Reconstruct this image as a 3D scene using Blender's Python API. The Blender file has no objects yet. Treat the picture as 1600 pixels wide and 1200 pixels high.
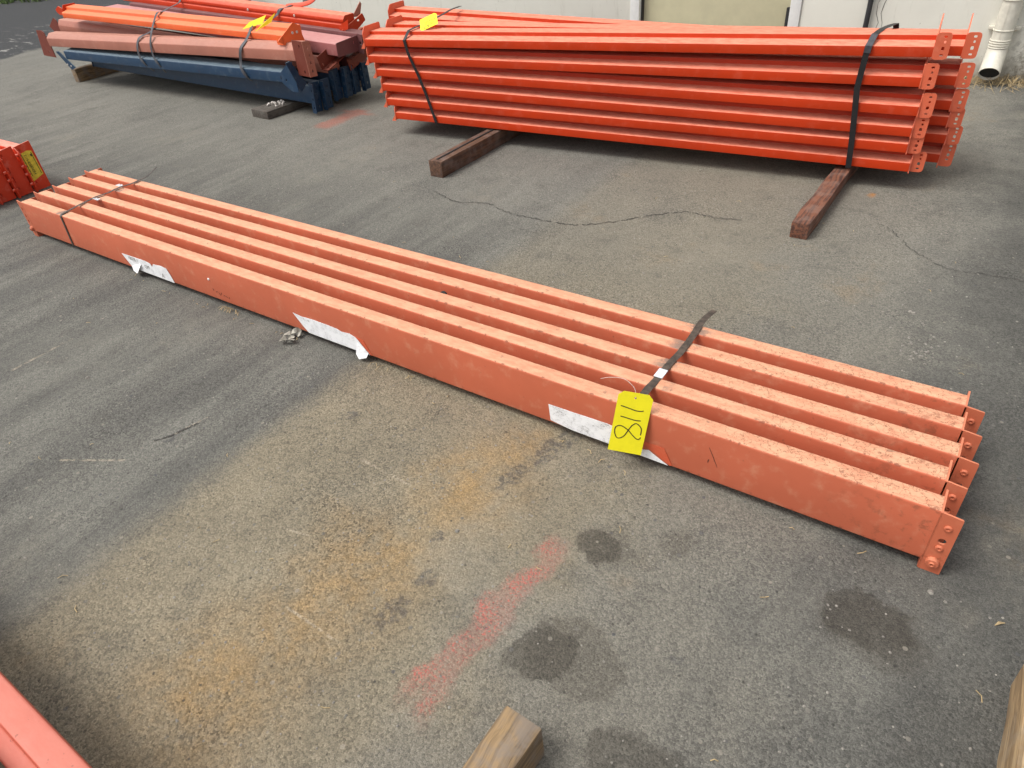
import bpy, bmesh, math, random
from mathutils import Vector, Matrix, Euler
from mathutils.geometry import delaunay_2d_cdt

R = math.radians
rnd = random.Random(7)
scene = bpy.context.scene
COL = scene.collection

# ------------------------------------------------------------------ camera
cam_d = bpy.data.cameras.new('camera')
cam = bpy.data.objects.new('camera', cam_d)
COL.objects.link(cam)
cam.location = (3.47956, -1.13182, 1.19609)
cam.rotation_euler = (R(52.43813), R(4.32637), R(33.85284))
cam_d.sensor_width = 36.0
cam_d.lens = 1069.334 / 1600 * 36.0
cam_d.clip_start = 0.02
cam_d.clip_end = 500
scene.camera = cam

# ------------------------------------------------------------------ sky, sun, exposure
SUN_EL, SUN_AZ = R(60), R(226)          # azimuth clockwise from +Y
world = bpy.data.worlds.new('World')
scene.world = world
world.use_nodes = True
wn = world.node_tree
for n in list(wn.nodes):
    wn.nodes.remove(n)
sky = wn.nodes.new('ShaderNodeTexSky')
sky.sky_type = 'NISHITA'
sky.sun_disc = False
sky.sun_elevation = SUN_EL
sky.sun_rotation = SUN_AZ
sky.air_density = 1.0
sky.dust_density = 4.0
hs = wn.nodes.new('ShaderNodeHueSaturation')
hs.inputs['Saturation'].default_value = 0.18
bg = wn.nodes.new('ShaderNodeBackground')
bg.inputs['Strength'].default_value = 0.125
wo = wn.nodes.new('ShaderNodeOutputWorld')
wn.links.new(sky.outputs[0], hs.inputs['Color'])
wn.links.new(hs.outputs[0], bg.inputs['Color'])
wn.links.new(bg.outputs[0], wo.inputs['Surface'])

sun_d = bpy.data.lights.new('sun', 'SUN')
sun_d.energy = 1.15
sun_d.angle = R(24)
sun_d.color = (1.0, 0.96, 0.9)
sun = bpy.data.objects.new('sun', sun_d)
COL.objects.link(sun)
sdir = Vector((math.sin(SUN_AZ) * math.cos(SUN_EL), math.cos(SUN_AZ) * math.cos(SUN_EL), math.sin(SUN_EL)))
sun.rotation_euler = sdir.to_track_quat('Z', 'Y').to_euler()
sun.location = (0, 0, 8)

vs = scene.view_settings
vs.view_transform = 'Standard'
vs.look = 'None'
vs.gamma = 1.0
vs.use_curve_mapping = False
vs.exposure = 0.80


# ================================================================== node helpers
class NT:
    def __init__(s, name):
        s.m = bpy.data.materials.new(name)
        s.m.use_nodes = True
        s.t = s.m.node_tree
        s.b = s.t.nodes['Principled BSDF']
        s._pos = None
        s._nrm = None

    def new(s, typ):
        return s.t.nodes.new(typ)

    def link(s, a, b):
        s.t.links.new(a, b)

    def put(s, sock, v):
        if isinstance(v, bpy.types.NodeSocket):
            s.link(v, sock)
        elif isinstance(v, (tuple, list)) and len(v) == 3 and sock.type == 'RGBA':
            sock.default_value = (*v, 1)
        else:
            sock.default_value = v

    def math(s, op, a, b=None, clamp=False):
        n = s.new('ShaderNodeMath')
        n.operation = op
        n.use_clamp = clamp
        s.put(n.inputs[0], a)
        if b is not None:
            s.put(n.inputs[1], b)
        return n.outputs[0]

    def vmath(s, op, a, b=None, out=0):
        n = s.new('ShaderNodeVectorMath')
        n.operation = op
        s.put(n.inputs[0], a)
        if b is not None:
            s.put(n.inputs[1], b)
        return n.outputs[out]

    def pos(s):
        if s._pos is None:
            s._geo = s.new('ShaderNodeNewGeometry')
            s._pos = s._geo.outputs['Position']
            s._nrm = s._geo.outputs['Normal']
        return s._pos

    def normal(s):
        s.pos()
        return s._nrm

    def obj(s):
        return s.new('ShaderNodeTexCoord').outputs['Object']

    def sep(s, v):
        n = s.new('ShaderNodeSeparateXYZ')
        s.link(v, n.inputs[0])
        return n.outputs

    def noise(s, v, scale, detail=3, rough=0.55, out=0):
        n = s.new('ShaderNodeTexNoise')
        s.put(n.inputs['Vector'], v)
        n.inputs['Scale'].default_value = scale
        n.inputs['Detail'].default_value = detail
        n.inputs['Roughness'].default_value = rough
        return n.outputs[out]

    def voro(s, v, scale, feature='F1', out='Distance'):
        n = s.new('ShaderNodeTexVoronoi')
        n.feature = feature
        s.put(n.inputs['Vector'], v)
        n.inputs['Scale'].default_value = scale
        return n.outputs[out]

    def scale(s, v, xyz):
        return s.vmath('MULTIPLY', v, xyz)

    def ramp(s, x, lo, hi, a=0.0, b=1.0):
        n = s.new('ShaderNodeMapRange')
        n.interpolation_type = 'SMOOTHSTEP'
        s.put(n.inputs[0], x)
        n.inputs[1].default_value = lo
        n.inputs[2].default_value = hi
        n.inputs[3].default_value = a
        n.inputs[4].default_value = b
        return n.outputs[0]

    def mix(s, f, a, b, mode='MIX'):
        n = s.new('ShaderNodeMix')
        n.data_type = 'RGBA'
        n.blend_type = mode
        s.put(n.inputs[0], f)
        s.put(n.inputs[6], a)
        s.put(n.inputs[7], b)
        return n.outputs[2]

    def mul(s, *a):
        r = a[0]
        for x in a[1:]:
            r = s.math('MULTIPLY', r, x)
        return r

    def bump(s, h, strength=0.2, dist=0.002, prev=None):
        n = s.new('ShaderNodeBump')
        n.inputs['Strength'].default_value = strength
        n.inputs['Distance'].default_value = dist
        s.link(h, n.inputs['Height'])
        if prev is not None:
            s.link(prev, n.inputs['Normal'])
        s.link(n.outputs[0], s.b.inputs['Normal'])
        return n.outputs[0]

    def done(s, color, rough=0.5, spec=None, metal=None):
        s.put(s.b.inputs['Base Color'], color)
        s.put(s.b.inputs['Roughness'], rough)
        if spec is not None:
            s.b.inputs['Specular IOR Level'].default_value = spec
        if metal is not None:
            s.put(s.b.inputs['Metallic'], metal)
        return s.m


def paint(name, base, fade, dust=0.3, grime=0.5, rough=0.42, squiggle=0.0, rust=0.0, spec=0.4, chalk=0.28, streak=0.25, rub=False):
    """Old sprayed steel: uneven paint, dust that has settled on upward faces, specks, scuffs."""
    n = NT(name)
    p = n.pos()
    big = n.noise(p, 2.3, 4, 0.6)
    med = n.noise(p, 22, 5, 0.65)
    col = n.mix(n.ramp(big, 0.3, 0.7), tuple(c * 0.90 for c in base), tuple(min(1, c * 1.08) for c in base))
    col = n.mix(n.mul(n.ramp(med, 0.5, 0.75), chalk), col, fade)
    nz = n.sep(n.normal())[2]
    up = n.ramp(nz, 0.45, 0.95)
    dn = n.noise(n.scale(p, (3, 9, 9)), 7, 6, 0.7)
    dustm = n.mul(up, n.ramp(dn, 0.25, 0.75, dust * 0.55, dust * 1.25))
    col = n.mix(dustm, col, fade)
    # long faint scuffs along the steel
    sc = n.noise(n.scale(p, (3, 70, 70)), 6, 4, 0.7)
    col = n.mix(n.mul(n.ramp(sc, 0.63, 0.72), 0.22), col, tuple(min(1, c * 1.25 + 0.03) for c in base))
    # dark drag marks and little rust nicks
    dm = n.noise(n.scale(p, (2.2, 45, 26)), 4, 5, 0.75)
    col = n.mix(n.mul(n.ramp(dm, 0.66, 0.74), n.ramp(n.noise(p, 3.1, 4), 0.45, 0.65), streak), col, tuple(c * 0.45 + 0.012 for c in base))
    nk = n.noise(p, 140, 2, 0.5)
    col = n.mix(n.mul(n.ramp(nk, 0.74, 0.79), n.ramp(n.noise(p, 4.2, 3), 0.40, 0.6), streak), col, (0.10, 0.035, 0.018))
    # dirt specks and blotches
    sp = n.noise(p, 85, 3, 0.6)
    spm = n.mul(n.ramp(sp, 0.66, 0.73), n.ramp(n.noise(p, 9, 3), 0.38, 0.60), grime, n.ramp(nz, -0.2, 0.7, 0.35, 0.9))
    col = n.mix(spm, col, (0.055, 0.04, 0.03))
    bl = n.noise(p, 34, 4, 0.6)
    blm = n.mul(n.ramp(bl, 0.66, 0.74), up, grime * 0.55)
    col = n.mix(blm, col, (0.13, 0.085, 0.06))
    if squiggle > 0:
        q = n.noise(p, 55, 3, 0.6)
        line = n.ramp(n.math('ABSOLUTE', n.math('SUBTRACT', q, 0.5)), 0.0, 0.022, 1.0, 0.0)
        x = n.sep(p)[0]
        where = n.ramp(n.math('ADD', x, n.mul(n.noise(p, 5, 3), 1.2)), 3.1, 4.1)
        col = n.mix(n.mul(line, where, up, squiggle), col, (0.20, 0.09, 0.045))
    if rust > 0:
        rn = n.noise(p, 16, 6, 0.7)
        col = n.mix(n.mul(n.ramp(rn, 0.6, 0.7), rust), col, (0.12, 0.045, 0.02))
    if rub:
        xyz = n.sep(p)
        x_, z_ = xyz[0], xyz[2]
        # grey smears where the straps have rubbed
        near = n.math('MAXIMUM', n.ramp(n.math('ABSOLUTE', n.math('SUBTRACT', x_, 2.972)), 0.012, 0.055, 1.0, 0.0),
                      n.ramp(n.math('ABSOLUTE', n.math('SUBTRACT', x_, 0.345)), 0.008, 0.04, 1.0, 0.0))
        col = n.mix(n.mul(near, up, n.ramp(n.noise(p, 20, 4, 0.65), 0.46, 0.56), 0.75), col, (0.135, 0.115, 0.10))
        # chipped corners: top edge down to primer, bottom edge to rust
        cn = n.noise(n.scale(p, (1, 1, 0.6)), 48, 4, 0.7)
        col = n.mix(n.mul(n.ramp(z_, 0.1595, 0.1635), n.ramp(nz, 0.985, 0.93), n.ramp(cn, 0.57, 0.63), 0.8), col, (0.23, 0.075, 0.04))
        col = n.mix(n.mul(n.ramp(z_, 0.042, 0.027), n.ramp(cn, 0.54, 0.64), 0.65), col, (0.16, 0.055, 0.03))
        endm = n.mul(n.ramp(n.math('ADD', x_, n.mul(n.noise(p, 9, 4), 0.3)), 3.45, 3.75), n.ramp(n.noise(p, 40, 5, 0.7), 0.52, 0.66))
        col = n.mix(n.mul(endm, 0.6), col, (0.22, 0.075, 0.04))
        # long dragged scratches
        ls = n.noise(n.scale(p, (1.1, 60, 110)), 3.0, 3, 0.6)
        col = n.mix(n.mul(n.ramp(ls, 0.70, 0.74), n.ramp(n.noise(p, 2.1, 3), 0.5, 0.62), 0.5), col, (0.20, 0.06, 0.035))
    h = n.math('ADD', n.mul(n.noise(p, 230, 2), 0.35), n.mul(n.noise(p, 14, 3), 1.0))
    n.bump(h, 0.16, 0.0022)
    rg = n.math('ADD', n.mul(dustm, 0.35), n.ramp(med, 0.3, 0.7, rough - 0.06, rough + 0.08))
    return n.done(col, rg, spec=spec)


def plain(name, col, rough=0.6, var=0.2, scale=30, spec=None, metal=None):
    n = NT(name)
    p = n.pos()
    f = n.noise(p, scale, 4, 0.65)
    c = n.mix(n.ramp(f, 0.3, 0.7), tuple(x * (1 - var) for x in col), tuple(min(1, x * (1 + var)) for x in col))
    n.bump(n.noise(p, scale * 6, 3), 0.15, 0.001)
    return n.done(c, rough, spec, metal)


def wood(name, base, dark, axis='y', grey=0.3, greycol=(0.22, 0.2, 0.18)):
    n = NT(name)
    p = n.pos()
    k = (60, 2.2, 60) if axis == 'y' else (2.2, 60, 60)
    w = n.noise(p, 6, 2, 0.5, out=1)
    pw = n.vmath('ADD', p, n.vmath('MULTIPLY', w, (0.03, 0.03, 0.03)))
    g = n.noise(n.scale(pw, k), 1.6, 5, 0.65)
    g2 = n.noise(n.scale(pw, tuple(x * 3 for x in k)), 1.4, 3, 0.6)
    col = n.mix(n.ramp(g, 0.36, 0.62), dark, base)
    col = n.mix(n.mul(n.ramp(g2, 0.52, 0.68), 0.5), col, tuple(x * 0.55 for x in dark))
    st = n.noise(p, 11, 4, 0.65)
    col = n.mix(n.mul(n.ramp(st, 0.45, 0.65), grey), col, greycol)
    kn = n.voro(n.scale(p, (9, 3.5, 9)), 1.0)
    col = n.mix(n.ramp(kn, 0.05, 0.12, 0.7, 0.0), col, tuple(x * 0.4 for x in dark))
    n.bump(n.math('ADD', g, n.mul(g2, 0.6)), 0.45, 0.003)
    return n.done(col, 0.78)


# ================================================================== materials
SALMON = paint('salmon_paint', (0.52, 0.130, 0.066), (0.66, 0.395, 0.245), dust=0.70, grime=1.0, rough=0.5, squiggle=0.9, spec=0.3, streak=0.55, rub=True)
SALMON_B = paint('salmon_bracket_paint', (0.50, 0.130, 0.065), (0.66, 0.27, 0.15), dust=0.4, grime=1.0, rough=0.5, rust=0.4, streak=0.5)
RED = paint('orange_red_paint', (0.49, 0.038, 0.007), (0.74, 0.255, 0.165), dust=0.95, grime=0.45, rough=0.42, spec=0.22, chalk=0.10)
RED_B = paint('orange_red_bracket_paint', (0.64, 0.130, 0.062), (0.78, 0.28, 0.17), dust=0.35, grime=0.5, rough=0.42)
ORANGE = paint('orange_paint', (0.74, 0.125, 0.030), (0.82, 0.30, 0.14), dust=0.35, grime=0.55, rough=0.42)
PINKBROWN = paint('faded_pink_brown_paint', (0.36, 0.135, 0.092), (0.52, 0.29, 0.22), dust=0.5, grime=0.7, rough=0.55)
ROSE = paint('rose_paint', (0.38, 0.135, 0.13), (0.58, 0.31, 0.29), dust=0.6, grime=0.5, rough=0.5)
PLUM = paint('plum_paint', (0.15, 0.055, 0.055), (0.24, 0.13, 0.12), dust=0.3, grime=0.6, rough=0.55)
RUST = paint('red_oxide_primer', (0.165, 0.033, 0.018), (0.26, 0.09, 0.058), dust=0.3, grime=0.7, rough=0.6, rust=0.3, chalk=0.15)
BLUE = paint('dark_blue_paint', (0.011, 0.038, 0.082), (0.13, 0.175, 0.205), dust=0.85, grime=0.7, rough=0.42, rust=0.25)
TOMATO = paint('red_paint', (0.62, 0.050, 0.016), (0.80, 0.36, 0.27), dust=0.7, grime=0.5, rough=0.42)
CORAL = paint('coral_paint', (0.45, 0.098, 0.062), (0.56, 0.195, 0.145), dust=0.6, grime=0.55, rough=0.42)
STRAP_RUST = plain('rusty_steel_strapping', (0.060, 0.043, 0.032), 0.55, 0.5, 60)
STRAP_GREY = plain('grey_steel_strapping', (0.045, 0.047, 0.055), 0.42, 0.3, 40)
STRAP_BLACK = plain('black_plastic_strapping', (0.008, 0.008, 0.009), 0.5, 0.3, 40)
CLIP = plain('zinc_clip', (0.62, 0.66, 0.70), 0.35, 0.15, 90)
YELLOW = plain('yellow_tag_card', (0.88, 0.78, 0.012), 0.55, 0.04, 30)
YELLOW_OLD = plain('weathered_yellow_label', (0.72, 0.55, 0.045), 0.6, 0.15, 60)
INK = plain('black_ink', (0.035, 0.03, 0.012), 0.6, 0.2, 60)
DARK = plain('dark_hole', (0.012, 0.012, 0.012), 0.8, 0.2, 40)
RUBBER = plain('black_rubber', (0.02, 0.02, 0.022), 0.55, 0.3, 30)
STRING = plain('pale_wire', (0.55, 0.42, 0.36), 0.6, 0.1, 50)
GREYPLASTIC = plain('clear_film_scrap', (0.55, 0.56, 0.58), 0.3, 0.4, 90)
BOLT = plain('dusty_bolt_heads', (0.6, 0.55, 0.5), 0.5, 0.2, 90)
WOOD_TAN = wood('tan_softwood', (0.29, 0.19, 0.092), (0.12, 0.08, 0.045), grey=0.8, greycol=(0.19, 0.155, 0.125))
WOOD_BROWN = wood('brown_stained_timber', (0.135, 0.065, 0.035), (0.06, 0.03, 0.018), grey=0.45, greycol=(0.19, 0.14, 0.12))
WOOD_RED = wood('red_brown_timber', (0.19, 0.072, 0.038), (0.06, 0.026, 0.018), grey=0.4, greycol=(0.22, 0.15, 0.12))
WOOD_GREY = wood('grey_old_plank', (0.10, 0.082, 0.065), (0.05, 0.042, 0.035), grey=0.5, greycol=(0.13, 0.12, 0.105))
WOOD_LIGHT = wood('pale_tan_timber', (0.42, 0.29, 0.15), (0.20, 0.13, 0.065), grey=0.4, greycol=(0.32, 0.27, 0.2))
PIPE = plain('cream_painted_metal', (0.62, 0.59, 0.50), 0.45, 0.10, 25)
STONE = plain('pale_pebble', (0.20, 0.185, 0.16), 0.8, 0.5, 160)
STRAW = plain('dry_straw', (0.36, 0.27, 0.14), 0.8, 0.35, 60)
GREEN = plain('verge_grass', (0.09, 0.14, 0.035), 0.8, 0.4, 30)


def label_material(name, dens=0.5, tint=(0.86, 0.865, 0.87)):
    n = NT(name)
    p = n.pos()
    a = n.noise(n.scale(p, (1, 1, 1.6)), 120, 4, 0.7)
    b = n.noise(p, 28, 3, 0.6)
    c = n.noise(p, 45, 5, 0.7)
    line = n.ramp(n.math('ABSOLUTE', n.math('SUBTRACT', c, 0.5)), 0.0, 0.02, 1.0, 0.0)
    col = n.mix(n.ramp(b, 0.4, 0.7), tint, tuple(x * 0.84 for x in tint))
    col = n.mix(n.mul(n.ramp(a, 0.58, 0.68), n.ramp(b, 0.4, 0.6), dens), col, (0.12, 0.11, 0.1))
    col = n.mix(n.mul(line, n.ramp(b, 0.35, 0.6), dens * 0.7), col, (0.2, 0.19, 0.18))
    n.bump(c, 0.2, 0.002)
    return n.done(col, 0.6)


PAPER = label_material('torn_white_paper', 0.45)
PAPER_DIRTY = label_material('speckled_white_paper', 0.95)
PAPER_BACK = plain('crumpled_paper', (0.36, 0.345, 0.29), 0.7, 0.3, 70)


def wall_material():
    n = NT('cream_rendered_wall')
    p = n.pos()
    z = n.sep(p)[2]
    big = n.noise(p, 1.6, 5, 0.6)
    col = n.mix(n.ramp(big, 0.3, 0.7), (0.70, 0.685, 0.61), (0.77, 0.76, 0.68))
    st = n.noise(n.scale(p, (6, 6, 1.2)), 3, 6, 0.7)
    col = n.mix(n.mul(n.ramp(st, 0.55, 0.75), 0.35), col, (0.40, 0.38, 0.31))
    low = n.ramp(n.math('ADD', z, n.mul(n.noise(p, 9, 5, 0.7), 0.22)), 0.10, 0.26, 1.0, 0.0)
    col = n.mix(n.mul(low, 0.75), col, (0.20, 0.18, 0.14))
    sp = n.noise(p, 26, 4, 0.7)
    col = n.mix(n.mul(n.ramp(sp, 0.68, 0.74), 0.6), col, (0.16, 0.15, 0.13))
    xx = n.sep(p)[0]
    moss = n.mul(n.ramp(xx, 3.36, 3.48), n.ramp(xx, 3.75, 3.52), n.ramp(n.math('ADD', z, n.mul(n.noise(p, 12, 5, 0.7), 0.3)), 0.52, 0.22), n.ramp(n.noise(p, 30, 5, 0.75), 0.42, 0.6))
    col = n.mix(n.mul(moss, 0.75), col, (0.15, 0.135, 0.105))
    n.bump(n.noise(p, 40, 5, 0.7), 0.25, 0.004)
    return n.done(col, 0.8)


WALL = wall_material()
DOOR = plain('khaki_painted_door', (0.58, 0.54, 0.36), 0.55, 0.06, 6)
WHITE = plain('white_trim_paint', (0.78, 0.78, 0.76), 0.5, 0.05, 20)


def ground_material():
    n = NT('old_asphalt')
    p = n.pos()
    sx = n.sep(p)
    x, y = sx[0], sx[1]
    # warped position so stains get ragged rims
    wv = n.noise(p, 9, 5, 0.65, out=1)
    wv = n.vmath('SUBTRACT', wv, (0.5, 0.5, 0.5))
    wsc = n.new('ShaderNodeVectorMath')
    wsc.operation = 'SCALE'
    n.link(wv, wsc.inputs[0])
    wsc.inputs['Scale'].default_value = 0.13
    pw = n.vmath('ADD', p, wsc.outputs[0])
    sw = n.sep(pw)
    wx, wy = sw[0], sw[1]

    def blob(cx, cy, rx, ry, soft=0.35):
        dx = n.math('DIVIDE', n.math('SUBTRACT', wx, cx), rx)
        dy = n.math('DIVIDE', n.math('SUBTRACT', wy, cy), ry)
        d = n.math('SQRT', n.math('ADD', n.math('MULTIPLY', dx, dx), n.math('MULTIPLY', dy, dy)))
        return n.ramp(d, 1 - soft, 1 + soft * 0.4, 1.0, 0.0)

    def stripe(x0, x1, y0, y1, w, soft=0.6):
        t = n.math('DIVIDE', n.math('SUBTRACT', wy, y0), y1 - y0)
        cx = n.math('ADD', x0, n.math('MULTIPLY', t, x1 - x0))
        d = n.math('DIVIDE', n.math('ABSOLUTE', n.math('SUBTRACT', wx, cx)), w)
        a = n.ramp(d, 1 - soft, 1 + soft, 1.0, 0.0)
        ends = n.math('ABSOLUTE', n.math('SUBTRACT', t, 0.5))
        return n.mul(a, n.ramp(ends, 0.40, 0.54, 1.0, 0.0))

    def madd(*a):
        r = a[0]
        for q in a[1:]:
            r = n.math('MAXIMUM', r, q)
        return r

    big = n.noise(p, 0.55, 5, 0.6)
    med = n.noise(p, 3.2, 6, 0.65)
    tr = n.noise(n.scale(p, (5.0, 0.7, 1)), 1.3, 6, 0.65)       # tyre-swept bands along y
    # the grey old mat and the coarse sandy lane worn between two laying joints
    lane_l = n.ramp(n.math('ADD', x, n.mul(n.math('SUBTRACT', n.noise(p, 5, 4, 0.7), 0.5), 0.10)), 2.00, 2.13)
    lane_r = n.ramp(n.math('ADD', x, n.mul(n.math('SUBTRACT', med, 0.5), 0.9)), 2.75, 3.15, 1.0, 0.0)
    lane_y = n.ramp(n.math('ADD', y, n.mul(n.math('SUBTRACT', med, 0.5), 0.5)), 0.15, 1.0, 1.0, 0.35)
    lane = n.mul(lane_l, lane_r, lane_y)
    grey = n.mix(n.ramp(big, 0.32, 0.68), (0.100, 0.098, 0.089), (0.142, 0.138, 0.122))
    grey = n.mix(n.mul(n.ramp(tr, 0.42, 0.68), 0.55), grey, (0.070, 0.069, 0.066))
    grey = n.mix(n.mul(n.ramp(tr, 0.52, 0.30), 0.6), grey, (0.175, 0.171, 0.152))
    near = n.ramp(y, 0.4, 1.4)
    grey = n.mix(n.mul(near, 0.6), grey, (0.172, 0.165, 0.144))
    mid = n.mul(n.ramp(n.math('ADD', x, n.mul(n.math('SUBTRACT', med, 0.5), 0.6)), 3.6, 3.15), n.ramp(x, 2.0, 2.6))
    grey = n.mix(n.mul(mid, 0.7), grey, (0.168, 0.156, 0.130))
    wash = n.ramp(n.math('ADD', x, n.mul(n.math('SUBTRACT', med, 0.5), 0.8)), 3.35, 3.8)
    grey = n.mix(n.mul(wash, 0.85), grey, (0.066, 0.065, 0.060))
    sand = n.mix(n.ramp(med, 0.3, 0.7), (0.165, 0.142, 0.102), (0.222, 0.190, 0.134))
    col = n.mix(n.mul(lane, 0.85), grey, sand)
    # hand-sized mottling: dust films, scrubbed and dirtier places
    m1 = n.noise(p, 7.5, 6, 0.7)
    m2 = n.noise(n.scale(p, (1, 0.7, 1)), 1.7, 5, 0.65)
    col = n.mix(n.mul(n.ramp(m1, 0.50, 0.72), 0.42), col, (0.085, 0.080, 0.070))
    col = n.mix(n.mul(n.ramp(m2, 0.52, 0.70), 0.45), col, (0.088, 0.085, 0.078))
    col = n.mix(n.mul(n.ramp(m2, 0.46, 0.30), n.ramp(m1, 0.6, 0.4), 0.40), col, (0.215, 0.195, 0.155))
    # rusty ochre blooms
    och = madd(blob(2.67, -0.27, 0.16, 0.20, 0.95), blob(2.62, -0.60, 0.18, 0.20, 0.95), blob(2.56, -0.93, 0.18, 0.20, 0.95),
               blob(2.60, -0.77, 0.15, 0.15, 0.95), blob(2.70, -0.10, 0.08, 0.12, 0.95))
    och = n.mul(och, n.ramp(n.noise(p, 11, 5, 0.7), 0.22, 0.70))
    col = n.mix(n.mul(och, 0.70), col, (0.27, 0.170, 0.070))
    och2 = n.mul(n.ramp(n.noise(p, 2.2, 5, 0.65), 0.58, 0.70), lane_l)
    col = n.mix(n.mul(och2, 0.18), col, (0.26, 0.165, 0.07))
    # dark tar flecks where the binder shows along the joint
    tar = madd(blob(2.745, -0.54, 0.025, 0.03), blob(2.75, -0.64, 0.03, 0.035), blob(2.737, -0.187, 0.03, 0.05),
               blob(2.765, -0.085, 0.035, 0.07), blob(2.213, -0.225, 0.02, 0.03), blob(2.79, 0.0, 0.03, 0.05),
               blob(1.83, -0.53, 0.01, 0.035), blob(3.28, -0.44, 0.012, 0.012), blob(2.70, -0.43, 0.02, 0.02))
    col = n.mix(n.mul(tar, n.ramp(n.noise(p, 60, 3), 0.35, 0.6), 0.55), col, (0.055, 0.055, 0.058))
    # oil drips
    oil = madd(blob(3.03, -0.281, 0.056, 0.052, 0.16), blob(3.055, -0.555, 0.064, 0.060, 0.16), blob(3.544, -0.172, 0.088, 0.062, 0.16),
               blob(3.293, -0.655, 0.09, 0.08, 0.2))
    oil = n.mul(oil, n.ramp(n.noise(p, 24, 4, 0.65), 0.25, 0.6, 0.62, 1.0))
    oil2 = madd(blob(3.105, -0.530, 0.100, 0.085, 0.14), blob(3.17, -0.18, 0.05, 0.04, 0.5), blob(3.56, -0.195, 0.11, 0.08, 0.5), blob(3.05, -0.27, 0.08, 0.07, 0.6))
    col = n.mix(n.mul(oil2, 0.40), col, (0.060, 0.053, 0.043))
    col = n.mix(n.mul(oil, 0.62), col, (0.046, 0.041, 0.034))
    def seg(x0, y0, x1, y1, w):
        L2 = (x1 - x0) ** 2 + (y1 - y0) ** 2
        ax_, ay_ = n.math('SUBTRACT', x, x0), n.math('SUBTRACT', y, y0)
        t = n.math('DIVIDE', n.math('ADD', n.mul(ax_, x1 - x0), n.mul(ay_, y1 - y0)), L2, True)
        dx = n.math('SUBTRACT', ax_, n.mul(t, x1 - x0))
        dy = n.math('SUBTRACT', ay_, n.mul(t, y1 - y0))
        d = n.math('SQRT', n.math('ADD', n.math('MULTIPLY', dx, dx), n.math('MULTIPLY', dy, dy)))
        return n.ramp(d, w, w * 0.2)
    gouge = madd(seg(2.369, -0.337, 2.539, -0.344, 0.006), seg(2.545, -0.742, 2.70, -0.744, 0.005), seg(2.36, -0.60, 2.44, -0.585, 0.004),
                 seg(1.64, -0.75, 1.80, -0.66, 0.006), seg(1.05, -0.60, 1.045, -0.40, 0.010), seg(1.83, -0.53, 1.85, -0.43, 0.006))
    col = n.mix(n.mul(gouge, n.ramp(n.noise(p, 40, 4, 0.7), 0.40, 0.58), 0.65), col, (0.30, 0.26, 0.20))
    # pale scratches and dust drags
    scr = n.noise(n.scale(p, (26, 1.3, 1)), 2.2, 5, 0.7)
    left = n.ramp(x, 2.05, 1.95)
    col = n.mix(n.mul(n.ramp(scr, 0.62, 0.74), left, n.ramp(y, 0.6, -0.1), 0.45), col, (0.21, 0.205, 0.19))
    # laying joint: slightly pale rim
    # far mat beyond the ragged edge of the old surface
    fx = n.math('ADD', n.math('ADD', x, n.mul(y, 0.28)), n.mul(n.math('SUBTRACT', n.noise(p, 1.2, 6, 0.7), 0.5), 0.8))
    far = n.ramp(fx, -4.25, -4.35)
    col = n.mix(n.mul(far, 0.95), col, (0.040, 0.041, 0.043))
    chip = n.noise(n.scale(p, (1.2, 3.2, 1)), 3.0, 6, 0.75)
    rim = n.mul(n.ramp(fx, -4.2, -4.35), n.ramp(fx, -6.3, -4.7), n.ramp(chip, 0.55, 0.63))
    col = n.mix(n.mul(rim, 0.8), col, (0.30, 0.29, 0.27))
    # aggregate: stones set in the binder
    v1 = n.voro(p, 235, out='Color')
    v1s = n.sep(v1)
    tone = n.mix(v1s[0], (0.35, 0.35, 0.36), (1.72, 1.70, 1.66))
    fine = n.noise(p, 420, 3, 0.75)
    tone2 = n.ramp(fine, 0.30, 0.70, 0.62, 1.38)
    amt = n.math('ADD', n.ramp(m2, 0.3, 0.7, 0.24, 0.48), n.mul(lane, 0.10))
    worn = n.ramp(n.noise(p, 4.5, 5, 0.7), 0.55, 0.72)
    amt = n.math('ADD', amt, n.mul(worn, 0.3))
    col = n.mix(1.0, col, (1.10, 1.10, 1.09), 'MULTIPLY')
    col = n.mix(amt, col, n.mix(1.0, col, tone, 'MULTIPLY'))
    cs = n.new('ShaderNodeCombineXYZ')
    for i in range(3):
        n.link(tone2, cs.inputs[i])
    col = n.mix(0.9, col, n.mix(1.0, col, cs.outputs[0], 'MULTIPLY'))
    v2 = n.voro(p, 60, out='Distance')
    v2c = n.sep(n.voro(p, 60, out='Color'))
    big_st = n.mul(n.ramp(n.math('ADD', v2, n.mul(v2c[2], 0.16)), 0.24, 0.32, 1.0, 0.0), n.ramp(v2c[0], 0.84, 0.87))
    col = n.mix(n.mul(big_st, 0.6), col, n.mix(v2c[1], (0.06, 0.065, 0.075), (0.30, 0.27, 0.22)))
    pit = n.mul(n.ramp(n.math('ADD', v2, n.mul(v2c[1], 0.14)), 0.16, 0.24, 1.0, 0.0), n.ramp(v2c[2], 0.90, 0.92))
    col = n.mix(n.mul(pit, 0.5), col, (0.025, 0.024, 0.023))
    # survey spray paint, worn off the high stones
    sp = madd(stripe(2.925, 2.945, -0.77, -0.29, 0.021), stripe(2.885, 2.920, -0.77, -0.42, 0.016))
    wear = n.ramp(n.math('ADD', n.noise(p, 170, 3, 0.7), n.mul(n.noise(p, 18, 3), 0.5)), 0.76, 0.93)
    col = n.mix(n.mul(sp, wear, 0.78), col, (0.46, 0.110, 0.090))
    col = n.mix(n.mul(sp, 0.16), col, (0.45, 0.14, 0.12))
    sp2 = madd(stripe(0.10, 0.10, 1.64, 2.06, 0.055), blob(0.10, 1.98, 0.16, 0.035, 0.7))
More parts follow.
